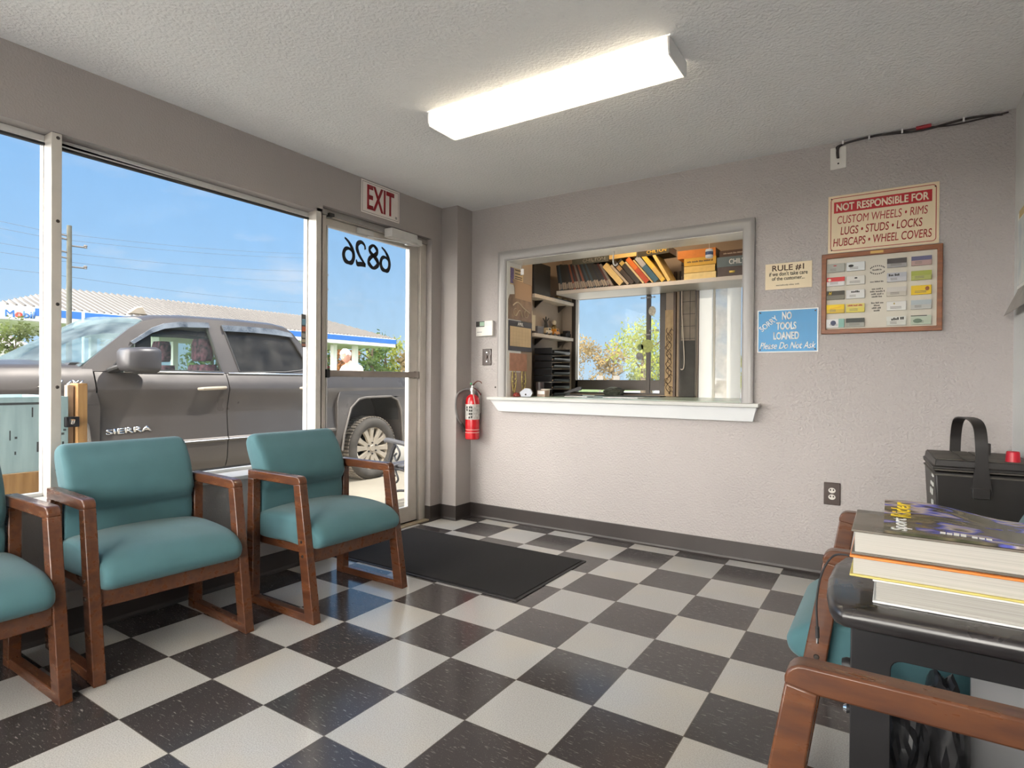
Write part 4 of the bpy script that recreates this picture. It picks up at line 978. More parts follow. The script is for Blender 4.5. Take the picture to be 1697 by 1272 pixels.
def book_flat(name, label, x, z, L, W, T, col, text=None, tcol=None, group='manuals lying in stacks on the high shelf', edge=None):
    t = thing(name, label, 'book', (x, .712, z), 0, group)
    c = bpy.data.materials.get('flat_%d_%d' % (int(col[0] * 999), int(col[1] * 999))) or M('flat_%d_%d' % (int(col[0] * 999), int(col[1] * 999)), col, .5, var=.08, scale=25)
    mb = MB(); mb.box((0, 0, 0), (L, W, .003)); mb.box((0, 0, T - .003), (L, W, T)); mb.box((0, -.001, 0), (L, .003, T)); mb.build('cover', c, t, weld=False)
    MB().box((.003, .003, .003), (L - .003, W - .003, T - .003)).build('pages', m_page, t)
    if text and text.startswith('~'): print_line('spine_title', M('spine_ink', tcol, .5), L * .8, T * .22, (L * .1, -.001, T * .4), Xd, Zd, t, 3)
    elif text: letters('spine_title', text, M('spine_ink', tcol, .5), L * .62, T * .52, (L * .30, -.001, T * .22), Xd, Zd, t, bold=.02, thick=.0008)
    return t
ye = (.62, .36, .04)
book_flat('manual', 'pale yellow manual at the bottom of the yellow stack on the high shelf', xe, SZ, .238, .20, .047, (.74, .58, .26))
book_flat('manual', 'cream yellow manual in the middle of the yellow stack', xe + .001, SZ + .0505, .230, .20, .049, (.68, .46, .13))
book_flat('manual', 'deep yellow manual with black mark, third up in the yellow stack', xe, SZ + .103, .238, .20, .058, ye, '~', (.08, .05, .02))
book_flat('manual', 'orange and dark manual lying on top of the yellow stack', xe - .05, SZ + .1615, .285, .20, .062, (.60, .20, .03))
book_flat('manual', 'dark brown manual with small yellow label under the grey titled one', 1.895, SZ, .285, .21, .070, (.07, .05, .045), '\u25AA III', (.62, .48, .12))
book_flat('manual', 'slate blue manual with large white title on the right stack', 1.893, SZ + .0705, .285, .21, .074, (.12, .16, .18), 'CHILTON', (.72, .74, .74))
book_flat('manual', 'brown manual with small white print on top of the right stack', 1.91, SZ + .145, .28, .21, .045, (.10, .055, .04), '~', (.5, .42, .35))
# books lying on the leaning rows
def book_on(label, x, z, L, T, col, text, tcol, tilt=0):
    t = book_flat('manual', label, x, z, L, .2, T, col, text, tcol, 'manuals lying on top of the leaning rows'); t.rotation_euler = (0, R(tilt), 0); return t
book_on('dark green-grey manual with faint title on top of the tight dark row', .69, 2.075, .33, .055, (.09, .095, .08), 'CHILTON', (.25, .24, .22), 0)
book_on('tan yellow manual lying on the loosely leaning books', .03 + 1.0, 2.088, .235, .048, (.60, .42, .16), None, None, -1)
book_on('black manual with gold title lying on the leaning books', 1.275, 2.080, .255, .056, (.03, .025, .012), 'CHILTON', (.62, .40, .04), -2)

# two shelves on the left wall and what stands on them
def wshelf(label, z):
    t = thing('wall_shelf', label, 'shelf', (.402, .376, z)); MB().box((0, 0, 0), (.122, .698, .030)).build('board', m_shelf, t, bevel=.003)
    for y in (.20, .62): MB().prism([(0, 0), (.08, 0), (0, -.06)], 'y', y, y + .012).build('bracket', m_odark, t)
    return t
wshelf('upper short shelf on the left office wall', 1.7755); wshelf('lower short shelf on the left office wall holding toy trucks', 1.452)
def blob_row(spec):
    for name, label, cat, loc, parts in spec:
        t = thing(name, label, cat, loc)
        for pn, mb, m in parts: mb.build(pn, m, t, bevel=.0015, weld=False)
m_toyo = M('toy_orange', (.60, .24, .02), .4); m_toyb = M('toy_dark', (.03, .025, .022), .5); m_toyc = M('toy_cream', (.6, .5, .35), .5); m_gold = M('toy_brass', (.30, .20, .08), .35, metal=.6)
def toy_truck(body, s=1.0):
    a = MB().box((-.030, -.055 * s, .016), (.030, .055 * s, .04)).box((-.026, -.01, .04), (.026, .045 * s, .066)); w = MB()
    for y in (-.035 * s, .035 * s):
        for x in (-.030, .024): w.cyl((x, y, .014), (x + .006, y, .014), .014, 12)
    c = MB().box((-.0265, .0, .045), (.0265, .035 * s, .061))
    return [('body', a, body), ('wheel_set', w, m_toyb), ('cab_window', c, m_dark)]
blob_row([('toy_truck', 'orange toy truck on the lower office shelf', 'toy', (.470, .80, 1.4825), toy_truck(m_toyo)),
          ('toy_truck', 'cream and orange toy truck left of the plain orange one', 'toy', (.470, .66, 1.4825), toy_truck(m_toyc)),
          ('gift_box', 'small grey box on the lower office shelf', 'box', (.468, .50, 1.4825), [('carton', MB().box((-.04, -.05, 0), (.04, .05, .062)), M('grey_carton', (.13, .12, .125), .6)), ('lid', MB().box((-.041, -.051, .05), (.041, .051, .064)), M('grey_carton_lid', (.18, .17, .17), .6))]),
          ('figurine', 'dark metal figurine with thin arms behind the toy trucks', 'figurine', (.432, .72, 1.4825), [('base', MB().cyl((0, 0, 0), (0, 0, .012), .03, 14), m_gold), ('body', MB().tube([(0, 0, .01), (.004, .005, .06), (0, 0, .12), (0, 0, .17)], [.012, .02, .014, .005], 10), m_toyb), ('arm', MB().tube([(0, -.05, .15), (0, 0, .11), (0, .05, .16)], .005, 6), m_toyb)]),
          ('figurine', 'small brass figurine sitting above the orange toy truck', 'figurine', (.430, .87, 1.4825), [('base', MB().cyl((0, 0, 0), (0, 0, .05), .025, 14), m_gold), ('body', MB().tube([(0, 0, .05), (0, 0, .09), (0, 0, .11)], [.022, .026, .012], 10), m_gold), ('head', MB().ball((0, 0, .13), .022), m_toyc)]),
          ('parts_tray', 'low tray of dark small parts on the upper office shelf', 'tray', (.462, .86, 1.8062), [('tray', MB().box((-.05, -.19, 0), (.05, .19, .012)), m_toyb), ('loose_parts', MB().box((-.04, -.15, .012), (-.01, -.1, .03)).box((0, -.05, .012), (.04, .02, .034)).box((-.03, .08, .012), (.03, .14, .028)), m_gold)]),
          ('model_car', 'small dark model car at the far end of the lower office shelf', 'toy', (.465, 1.03, 1.4825), toy_truck(m_toyb, .9))])
# calendars and papers on the wall by the hatch
cw = .5025
ca = thing('month_calendar', 'APRIL month calendar hanging on the office wall beside the hatch', 'calendar', (cw, .015, 1.322))
MB().box((0, 0, 0), (.004, .345, .235)).build('backing', M('calendar_slate', (.075, .07, .08), .6), ca)
MB().box((.004, .018, .035), (.0052, .330, .190)).build('date_grid', M('calendar_cream', (.62, .48, .30), .7, var=.05, scale=12), ca)
letters('month_name', 'APRIL', m_sw, .085, .026, (.005, .125, .200), (0, 1, 0), Zd, ca, bold=.02)
mb = MB()
for k in range(8): mb.box((.0052, .018 + k * .0445, .035), (.0056, .0188 + k * .0445, .178))
for k in range(6): mb.box((.0052, .018, .035 + k * .0285), (.0056, .330, .0358 + k * .0285))
mb.build('grid_line', M('faint_line', (.45, .34, .22), .7), ca, weld=False)
cp_ = thing('torn_picture_page', 'torn brown motorcycle picture page hanging above the APRIL calendar', 'poster', (cw, .012, 1.565))
MB().prism([(0, 0), (.345, 0), (.345, .30), (.05, .315), (.085, .25), (.09, .2), (.02, .19), (0, .15)], 'x', 0, .003).build('page', M('brown_print', (.17, .105, .07), .5, col2=(.30, .20, .13), scale=12), cp_)
MB().prism([(.09, .17), (.33, .165), (.335, .298), (.055, .312), (.088, .25)], 'x', .003, .0038).build('torn_blank', M('tan_paper', (.40, .27, .18), .7), cp_)
mb = MB(); mb.tube(catmull([(.004, .06, .11), (.004, .13, .14), (.004, .22, .10), (.004, .31, .07)], 5), .006, 6); mb.tube(catmull([(.004, .1, .03), (.004, .16, .08), (.004, .2, .03)], 5), .004, 6)
for y in (.10, .26): mb.tube([(.004, y + .03 * math.cos(a * .7), .06 + .03 * math.sin(a * .7)) for a in range(10)], .003, 5)
mb.build('motorcycle_print', M('print_cream', (.45, .36, .26), .5), cp_, weld=False)
fl = thing('price_flyer', 'purple and cream flyer hanging at the top left of the hatch', 'flyer', (cw, .036, 1.835))
MB().box((0, 0, 0), (.002, .185, .135)).build('sheet', M('flyer_cream', (.60, .46, .28), .6, var=.05), fl)
mb = MB(); mb.box((.002, 0, .01), (.0026, .05, .13)); mb.build('purple_border', M('flyer_purple', (.16, .12, .26), .6, var=.5, scale=60), fl)
mb = MB()
for z in (.015, .05, .066, .09, .118): mb.box((.002, .065, z), (.0026, .17, z + .006))
mb.build('print_line', m_blackink, fl, weld=False)
n1 = MB().box((cw, .362, 1.50), (cw + .002, .372, 1.66)).box((cw, .373, 1.50), (cw + .0015, .42, 1.63)).build('paper_note', M('note_cream', (.55, .48, .35), .7)); tag(n1, 'cream paper note pinned at the lower office shelf end', 'note')
# paper organiser and keys under the calendar
kb = thing('key_board', 'pale orange paper board hung with keys below the APRIL calendar', 'key board', (cw, .035, .9635))
MB().box((0, 0, .20), (.004, .25, .34)).build('board', M('salmon_board', (.42, .22, .15), .6, var=.15, scale=20), kb)
mb = MB()
for y in (.05, .19):
    mb.tube(catmull([(.012, y - .02, .20), (.012, y - .03, .12), (.012, y, .03), (.012, y + .03, .12), (.012, y + .02, .20)], 6), .004, 6)
    for k in range(9): mb.ball((.012, y + (.024 if k % 2 else -.024) * (1 - k / 14), .19 - k * .018), .007, 8, 6)
mb.build('key_chain', M('brass_chain', (.45, .36, .12), .35, metal=.5), kb, weld=False)
MB().box((0, .015, .0), (.003, .24, .19)).build('plastic_sleeve', M('clear_sleeve', (.40, .30, .24), .25), kb)
# letter trays
m_tray = M('black_tray_plastic', (.012, .012, .014), .35)
def letter_tray(label, z, i):
    t = thing('letter_tray', label, 'letter tray', (.445, .505, z), 0, 'stacked black letter trays')
    W_, D_ = .170, .325
    MB().box((0, 0, 0), (W_, D_, .003)).build('tray_floor', m_tray, t)
    MB().box((0, 0, 0), (W_, .006, .050)).build('side_wall', m_tray, t, bevel=.002)
    MB().box((0, D_ - .006, 0), (W_, D_, .050)).build('side_wall', m_tray, t, bevel=.002)
    MB().box((0, .006, 0), (.006, D_ - .006, .050)).build('back_wall', m_tray, t, bevel=.002)
    MB().prism([(W_, 0), (W_ + .012, .012), (W_ + .014, .024), (W_ + .008, .024), (W_ + .004, .012), (W_ - .006, .003)], 'y', .02, D_ - .02).build('front_lip', m_tray, t)
    if i < 6:
        p = tag(MB().box((.453, .515, z + .0035), (.453 + .158, .515 + .30, z + .0035 + .006 + .004 * (i % 3))).build('paper_stack', bpy.data.materials.get('tan_papers') or M('tan_papers', (.66, .50, .36), .8)), 'papers in the black letter tray, %s from the bottom' % ordn[i], 'papers', 'papers in the letter trays')
tl = ('bottom', 'second from bottom', 'third from bottom', 'fourth from bottom', 'fifth from bottom', 'sixth from bottom', 'top')
for i in range(7): letter_tray('black letter tray in the office, %s of the stack' % tl[i], .9635 + i * .0585, i)
# small things along the ledge
rb = tag(crumple('red_figure', 'small dark red knick-knack at the left end of the hatch ledge', (.545, .075, .9630), (.024, .022, .018), 5, M('dark_red_plastic', (.22, .03, .02), .4), 'knick-knack'))
di = thing('paper_cube', 'folded blue-white paper cube at the left end of the hatch ledge', 'paper cube', (.585, .075, .9635)); di.rotation_euler = (0, 0, R(25))
MB().prism([(0, .0), (.075, 0), (.088, .03), (.07, .062), (.03, .066), (-.01, .035)], 'y', 0, .06).build('cube', M('blue_white_card', (.55, .58, .66), .5, var=.1), di, bevel=.001)
MB().ball((.036, -.0005, .018), (.007, .0008, .007), 10, 8).build('dot', m_blackink, di)
sb = thing('small_carton', 'small open carton beside the paper cube on the ledge', 'carton', (.665, .185, .9635)); MB().box((0, 0, 0), (.07, .06, .05)).build('carton', M('tan_carton', (.36, .27, .22), .7, var=.15, scale=20), sb); MB().box((.004, -.001, .02), (.066, 0, .045)).build('label', m_covW, sb)
pc = thing('pen_cup', 'dark pen cup in front of the letter trays', 'cup', (.565, .40, .9635)); MB().lathe([(0, 0), (.034, 0), (.034, .115), (.030, .115), (.030, .01), (0, .01)], 20).build('cup', M('dark_cup', (.06, .045, .045), .4), pc)
wcup = thing('white_cup', 'white paper cup in front of the letter trays on the counter', 'cup', (.655, .33, .9635)); MB().lathe([(0, 0), (.034, 0), (.038, .06), (.034, .06), (.030, .006), (0, .006)], 20).build('cup', M('white_paper_cup', (.62, .56, .50), .6), wcup)
stp = thing('stapler', 'black stapler lying in front of the letter trays', 'stapler', (.72, .52, .9635), R(12)); MB().prism([(0, 0), (.15, 0), (.15, .012), (.02, .016)], 'y', 0, .035).build('base', m_blkmatte, stp, bevel=.002); MB().prism([(.0, .018), (.145, .05), (.15, .075), (.12, .078), (.0, .032)], 'y', .004, .031).build('arm', m_blkmatte, stp, bevel=.002)
for lab, loc, s in (('white paper sheets on the counter beside the stapler', (.80, .38, .9635), (.20, .13)), ('white paper pad in the middle of the counter', (1.15, .34, .9635), (.28, .16))):
    tag(MB().box((0, 0, 0), (s[0], s[1], .004)).build('paper_sheets', m_covW), lab, 'papers').location = loc
crumple('work_gloves', 'dark crumpled gloves on the counter below the office window', (1.0, .90, .9705), (.075, .05, .040), 12, M('dark_glove', (.035, .04, .03), .8, var=.3, scale=30), 'gloves')
tag(MB().box((.84, .86, .9635), (1.42, 1.0, .970)).build('desk_mat', M('dark_mat', (.03, .028, .025), .6)), 'thin dark desk mat on the counter under the office window', 'desk mat')
# things hanging from the head of the hatch
wc_ = thing('hanging_canister', 'small white canister hung on a wire at the top right of the hatch', 'canister', (1.995, .10, 1.887))
MB().lathe([(0, 0), (.020, 0), (.024, .004), (.024, .050), (.021, .056), (0, .058)], 18).build('canister', m_covW, wc_)
MB().lathe([(.0243, .018), (.0247, .019), (.0247, .038), (.0243, .039)], 18).build('label_band', M('navy_label', (.06, .09, .18), .5, var=.4, scale=80), wc_)
MB().cyl((0, 0, .057), (0, 0, .119), .0010, 5).build('wire', m_ivory, wc_)
hk = MB().tube(catmull([(1.335, .10, 2.005), (1.330, .10, 1.95), (1.335, .10, 1.915), (1.352, .10, 1.905), (1.364, .10, 1.918)], 5), .0055, 8).build('ceiling_hook', m_ivory); tag(hk, 'white curved hook under the top edge of the hatch', 'hook')
tg = thing('paper_tag', 'small white tag hung on a wire at the top left of the hatch', 'tag', (.585, .08, 1.905)); MB().box((-.014, 0, 0), (.014, .002, .046)).build('card', m_covW, tg); MB().cyl((0, .001, .045), (0, .001, .1), .001, 5).build('wire', m_ivory, tg)

# warm lamp on the office ceiling, above the hatch head
ol = thing('ceiling_lamp', 'warm round lamp on the office ceiling above the hatch', 'ceiling lamp', (1.35, .42, 2.44))
MB().lathe([(0, -.07), (.10, -.065), (.14, -.03), (.14, -.012), (0, -.012)], 28).build('lamp_bowl', M('warm_glow', (1, .74, .46), .5, emit=22), ol)
MB().lathe([(0, -.014), (.155, -.014), (.155, 0), (0, 0)], 28).build('lamp_base', m_ivory, ol)
# ---------------------------------------------------------------- outside: ground, building
GZ = -.18
m_conc = M('concrete_apron', (.30, .265, .205), .85, var=.12, scale=1.2, bump=.2, bscale=40)
m_asph = M('asphalt', (.20, .195, .185), .9, var=.15, scale=.6, bump=.3, bscale=30)
S('ground', MB().box((-140, -90, GZ - .3), (60, 140, GZ - .012)), m_asph, smooth=0)
S('ground.001', MB().box((-5.5, -14, GZ - .2), (-.17, 9, GZ)), m_conc, smooth=0)
S('ground.002', MB().box((.18, 1.24, GZ - .2), (12, 14, GZ)), M('pale_lot', (.60, .57, .52), .9, var=.06, scale=.8), smooth=0)
S('ground_bounce', MB().box((-4, -30, GZ - .2), (12, YF - .13, GZ + .001)), bpy.data.materials['pale_lot'], smooth=0)  # unseen pale ground, added to bounce sunlight up to the ceiling
S('ground.003', MB().box((-60, -60, GZ - .2), (-27, 80, GZ - .005)), M('grass_verge', (.10, .14, .04), .95, var=.3, scale=1.5), smooth=0)

# ---------------------------------------------------------------- pickup truck (nose to the left, local z = 0 on the ground)
TX, TZ = -3.55, GZ - .01
tr = thing('pickup_truck', 'dusty brown-grey crew cab pickup truck parked outside the window', 'truck', (TX, 0, TZ))
m_tp = M('dusty_taupe_paint', (.076, .066, .060), .38, metal=.30, var=.10, scale=2.5, coat=.3, rvar=.12)
m_mir = M('mirror_shell', (.055, .052, .055), .4, metal=.2, var=.1, scale=8)
m_tpd = M('lower_dust_paint', (.15, .135, .12), .6, metal=.2, var=.2, scale=5)
m_tchr = M('truck_chrome', (.72, .72, .72), .18, metal=1)
m_tire = M('tire_rubber', (.065, .057, .048), .85, var=.25, scale=14)
m_tdust = M('tire_dust', (.20, .17, .135), .9, var=.25, scale=20)
m_rim = M('dusty_alloy', (.40, .345, .27), .5, metal=.25, var=.12, scale=10)
m_tblk = M('truck_black_plastic', (.025, .024, .024), .55)
m_tint = glass('tinted_truck_glass', (.30, .30, .29), .08, .10, (.30, .28, .25))
m_clearg = glass('truck_glass', (.86, .90, .88), .03, .02, (.5, .5, .48))
m_ws = glass('windshield_glass', (.70, .80, .79), .06, .10, (.50, .57, .60))
m_int = M('truck_interior', (.05, .045, .042), .8)
m_camo = M('pink_camo_cloth', (.30, .09, .13), .85, col2=(.03, .022, .026), scale=22, detail=2)
OP = [(.36, .90), (.44, .945), (.50, .962), (.655, .972), (.668, .984), (.69, .984), (.70, .974), (.76, .966), (.92, .952), (.955, .950), (1.10, .980), (1.165, .998), (1.185, .997), (1.25, .972), (1.325, .930)]
def lerp(a, b, t): return a + (b - a) * t
def prof_at(z):
    for (z0, a), (z1, b) in zip(OP, OP[1:]):
        if z0 <= z <= z1: return lerp(a, b, (z - z0) / (z1 - z0))
    return OP[0][1] if z < OP[0][0] else OP[-1][1]
def side_slab(y0, y1, th=.05, ztop=1.325, zlow=.36):
    out = [(z, x) for z, x in OP if zlow <= z <= ztop]
    mb = MB()
    for sgn in (1, -1):
        mb.loft([[(sgn * x, y, z) for z, x in out] + [(sgn * (x - th), y, z) for z, x in out[::-1]] for y in (y0, y1)])
    return mb
def one_slab(sgn, y0, y1, th=.05):
    mb = MB(); mb.loft([[(sgn * x, y, z) for z, x in OP] + [(sgn * (x - th), y, z) for z, x in OP[::-1]] for y in (y0, lerp(y0, y1, .5), y1)]); return mb
# front clip: fenders and hood
half = [(.40, .86), (.47, .945)] + OP[2:13] + [(1.27, .955), (1.335, .925), (1.365, .88), (1.375, .80), (1.40, .66), (1.415, .40), (1.42, .0)]
rings = []
for y, sx, dz in ((-3.10, .90, -.10), (-3.02, .965, -.05), (-2.8, .99, -.025), (-2.3, 1, 0), (-1.9, 1, .01), (-1.567, 1, .012)):
    r_ = [(x * sx, y - .12 * (1 - (x / 1.0) ** 2) if y < -2.9 else y, z + (dz if z > 1.2 else 0)) for z, x in half]
    rings.append(r_ + [(-a, b, c) for a, b, c in r_[-2::-1]])
fc = MB().loft(rings).build('front_body', m_tp, tr, smooth=32)
def arch_poly(yc): return [(yc - .53, .2), (yc - .50, .62), (yc - .40, .93), (yc - .27, 1.035), (yc - .15, 1.055), (yc + .28, 1.06), (yc + .40, 1.01), (yc + .47, .88), (yc + .52, .2)]
boolean_cut(fc, [MB().prism(arch_poly(-2.10), 'x', a, b).build('cutter', m_tblk, tr, smooth=0) for a, b in ((.55, 1.2), (-1.2, -.55))])
# bed
half = [(.44, .90), (.50, .95)] + OP[3:13] + [(1.25, .975), (1.32, .955), (1.335, .93), (1.33, .86), (1.30, .84), (.80, .80), (.78, .0)]
rings = []
for y in (.752, 1.2, 2.0, 2.70, 2.78):
    r_ = [(x * (1 if y < 2.75 else .985), y, z) for z, x in half]; rings.append(r_ + [(-a, b, c) for a, b, c in r_[-2::-1]])
rings2 = [[*r_] for r_ in rings]
bed = MB()
bot = lambda y: [(-.90, y, .44), (.90, y, .44)]
bed.loft(rings2); bed = bed.build('bed', m_tp, tr, smooth=32)
boolean_cut(bed, [MB().prism(arch_poly(1.56), 'x', a, b).build('cutter', m_tblk, tr, smooth=0) for a, b in ((.5, 1.2), (-1.2, -.5))])
MB().box((-.88, 2.76, .62), (.88, 2.81, 1.33)).build('tailgate', m_tp, tr, bevel=.01)
MB().box((-.98, 2.80, .44), (.98, 2.98, .62)).build('rear_bumper', m_tchr, tr, bevel=.02)
MB().box((-.97, -3.32, .42), (.97, -3.10, .68)).build('front_bumper', m_tchr, tr, bevel=.03)
MB().box((-.62, -3.24, .74), (.62, -3.16, 1.18)).build('grille', m_tchr, tr, bevel=.02)
for s in (-1, 1): MB().box((s * .80 - .13, -3.16, .86), (s * .80 + .13, -3.05, 1.14)).build('headlight', M('lamp_lens', (.6, .6, .6), .1) if s < 0 else bpy.data.materials['lamp_lens'], tr, bevel=.03)
# squared wheel flares
def flare(yc):
    outer = [(yc - .62, .42), (yc - .60, .70), (yc - .60, 1.02)] + [(yc - .58, 1.10), (yc - .53, 1.17), (yc - .42, 1.215), (yc - .28, 1.23), (yc + .36, 1.235), (yc + .47, 1.21), (yc + .54, 1.15), (yc + .565, 1.05), (yc + .57, .42)]
    inn = arch_poly(yc); inn = [(a, max(b, .42)) for a, b in inn]
    poly = outer + inn[::-1]
    for sgn in (1, -1):
        mb = MB().plate(poly, [], lambda u, v, s: (sgn * ((.999 if .6 < v < 1.16 else .975) if s else .90), u, v)); mb.build('wheel_flare', m_tp, tr, smooth=50, bevel=.006)
        rim_ = [(sgn * 1.002, a, b) for a, b in inn]
        MB().tube(rim_, .014, 6, flat=1).build('arch_lip', m_tpd, tr)
flare(1.56); flare(-2.10)
# doors
for sgn in (1, -1):
    for nm, y0, y1 in (('front_door', -1.555, -.402), ('rear_door', -.392, .742)):
        dr = one_slab(sgn, y0, y1).build(nm, m_tp, tr, smooth=28)
        hx = sgn * .985
        yh = y1 - .17
        MB().tube([(hx, yh - .14, 1.175), (hx + sgn * .045, yh - .11, 1.178), (hx + sgn * .05, yh, 1.182), (hx + sgn * .045, yh + .11, 1.186), (hx, yh + .14, 1.188)], [.014, .017, .018, .017, .014], 10).build('handle', m_rim, dr)
        MB().ball((hx - sgn * .012, yh - .02, 1.178), (.020, .095, .045), 14, 8).build('handle_cup', m_tblk, dr)
        MB().box((sgn * .925, y0 + .02 + (.20 if nm == 'front_door' else 0), 1.322), (sgn * .945, y1 - .02, 1.338)).build('belt_strip', m_tchr, dr, bevel=.003)
        mb = MB(); mb.loft([[(sgn * (.984), y, .672), (sgn * .992, y, .676), (sgn * .984, y, .684)] for y in (y0, y1)]); mb.build('side_strip', m_tchr, dr)
# rockers, floor, dark inner shell
for sgn in (1, -1): MB().box((sgn * .80 - .10, -1.58, .34), (sgn * .80 + .12, .76, .44)).build('rocker', m_tblk, tr, bevel=.02)
MB().box((-.88, -1.56, .42), (.88, .74, .50)).build('cab_floor', m_int, tr)
MB().box((-.88, -1.56, .50), (.88, -1.28, 1.28)).build('dashboard', m_int, tr, bevel=.04)
MB().box((-.89, .68, .50), (.89, .745, 1.32)).build('cab_back', m_tp, tr)
# greenhouse
lx = lambda z: .932 - max(0, z - 1.325) * .36
out = [(-1.66, 1.33), (-1.60, 1.40), (-1.40, 1.575), (-1.22, 1.725), (-1.10, 1.80), (-.98, 1.835), (-.70, 1.862), (-.33, 1.874), (.05, 1.876), (.28, 1.872), (.42, 1.852), (.50, 1.80), (.575, 1.70), (.66, 1.56), (.715, 1.42), (.742, 1.33)]
fw_ = [(-1.31, 1.345), (-1.30, 1.50), (-1.16, 1.635), (-1.03, 1.728), (-.92, 1.775), (-.78, 1.803), (-.50, 1.818), (-.435, 1.345)]
rw_ = [(-.335, 1.800), (0, 1.812), (.26, 1.806), (.43, 1.785), (.50, 1.68), (.565, 1.54), (.605, 1.415), (.50, 1.375), (.3, 1.352), (.0, 1.345), (-.245, 1.345)]
for sgn in (1, -1):
    MB().plate(out, [fw_, rw_], lambda u, v, s: (sgn * (lx(v) - .045 * s), u, v)).build('window_pillars', m_tp, tr, smooth=30)
    for nm, poly, mt_ in (('front_window', fw_, m_clearg), ('rear_window', rw_, m_tint if sgn > 0 else m_clearg)):
        g = MB().plate([(u, v) for u, v in poly], [], lambda u, v, s: (sgn * (lx(v) - .022 - .004 * s), u, v)).build(nm, mt_, tr)
        rim_ = [(sgn * (lx(v) + .002), u, v) for u, v in poly]; MB().tube(rim_ + [rim_[0]], .009, 6).build('rubber_seal', m_tblk, g)
    for poly in ([(-1.24, 1.60), (-1.03, 1.745), (-.92, 1.792), (-.78, 1.820), (-.49, 1.836), (-.485, 1.785), (-.78, 1.768), (-.93, 1.74), (-1.05, 1.69), (-1.22, 1.58)], [(-.35, 1.825), (0, 1.832), (.27, 1.828), (.46, 1.80), (.48, 1.75), (.26, 1.765), (0, 1.77), (-.34, 1.762)]):
        MB().plate(poly, [], lambda u, v, s: (sgn * (lx(v) + .006 + .02 * (1 - s)), u, v)).build('rain_guard', glass('guard_%d' % (len(bpy.data.materials)), (.25, .28, .32), .25, .25, (.5, .56, .62)), tr, smooth=40)
    # mirror
    mm = MB(); rg = []
    for k, (y, w, h, zc) in enumerate(((-1.425, .10, .07, 1.44), (-1.40, .14, .095, 1.435), (-1.29, .155, .11, 1.43), (-1.18, .15, .115, 1.43), (-1.15, .13, .10, 1.43))):
        rg.append([(sgn * (1.10 + a * w / .155 * .125), y, zc + b * h) for a, b in rrect(-1, -1, 1, 1, .45, 3)])
    mm.loft(rg); mi = mm.build('mirror', m_mir, tr, smooth=50)
    MB().tube([(sgn * .915, -1.42, 1.34), (sgn * .97, -1.40, 1.36), (sgn * 1.04, -1.36, 1.385)], [.05, .045, .04], 10, flat=.6).build('mirror_arm', m_tblk, mi)
    MB().prism([(-1.46, 1.33), (-1.30, 1.33), (-1.30, 1.50)], 'x', sgn * .90, sgn * .935).build('sail_panel', m_tblk, mi)
# roof
rings = []
for y, ze, dz in ((-1.10, 1.80, .055), (-.98, 1.835, .05), (-.70, 1.862, .05), (-.1, 1.876, .05), (.28, 1.872, .05), (.42, 1.852, .05), (.50, 1.80, .05)):
    e = lx(ze); up = [(e, y, ze), (e - .03, y, ze + dz * .35), (e - .12, y, ze + dz * .75), (.3, y, ze + dz), (0, y, ze + dz * 1.05)]
    lo = [(0, y, ze + dz - .04), (.3, y, ze + dz - .045), (e - .06, y, ze - .02)]
    h_ = up + lo; rings.append([(a, b, c) for a, b, c in up] + [(-a, b, c) for a, b, c in up[-2::-1]] + [(-a, b, c) for a, b, c in lo[::-1]] + [(a, b, c) for a, b, c in lo[1:]])
MB().loft(rings).build('roof', m_tp, tr, smooth=40)
def bow_glass(name, base, topp, mat, n=10):
    mb = MB(); rings = []
    for k in range(5):
        t = k / 4; ring = []
        for i in range(n + 1):
            s = -1 + 2 * i / n; q = 1 - s * s
            b = Vector((s * base[0], base[1] - base[3] * q, base[2] + base[4] * q)); u = Vector((s * topp[0], topp[1] - topp[3] * q, topp[2] + topp[4] * q))
            ring.append(b.lerp(u, t))
        rings.append(ring)
    A = rings; B = [[p + Vector((0, .004, -.004)) for p in r] for r in rings]
    vs = [[mb.bm.verts.new(p) for p in r] for r in A]; ws = [[mb.bm.verts.new(p) for p in r] for r in B]
    for a, b in zip(vs, vs[1:]):
        for i in range(n): mb.bm.faces.new((a[i], a[i + 1], b[i + 1], b[i]))
    for a, b in zip(ws, ws[1:]):
        for i in range(n): mb.bm.faces.new((a[i], b[i], b[i + 1], a[i + 1]))
    for i in range(n):
        mb.bm.faces.new((vs[0][i], ws[0][i], ws[0][i + 1], vs[0][i + 1])); mb.bm.faces.new((vs[-1][i], vs[-1][i + 1], ws[-1][i + 1], ws[-1][i]))
    for k in range(4):
        mb.bm.faces.new((vs[k][0], vs[k + 1][0], ws[k + 1][0], ws[k][0])); mb.bm.faces.new((vs[k][n], ws[k][n], ws[k + 1][n], vs[k + 1][n]))
    return mb.build(name, mat, tr, smooth=60)
bow_glass('windshield', (.90, -1.66, 1.365, .32, .03), (.735, -1.10, 1.815, .14, .045), m_ws)
bow_glass('back_window', (.86, .70, 1.34, -.04, .0), (.72, .50, 1.80, -.04, .045), m_tint)
MB().prism([(-.06, 1.90), (.12, 1.90), (.10, 1.925), (.07, 1.985), (.02, 1.975), (-.03, 1.935)], 'x', -.028, .028).build('roof_antenna', m_rim, tr, bevel=.01).location = (.30, -.97, 0)
MB().prism([(-1.72, 1.375), (-1.60, 1.38), (-1.60, 1.40), (-1.70, 1.40)], 'x', -.86, .86).build('cowl', m_tblk, tr)
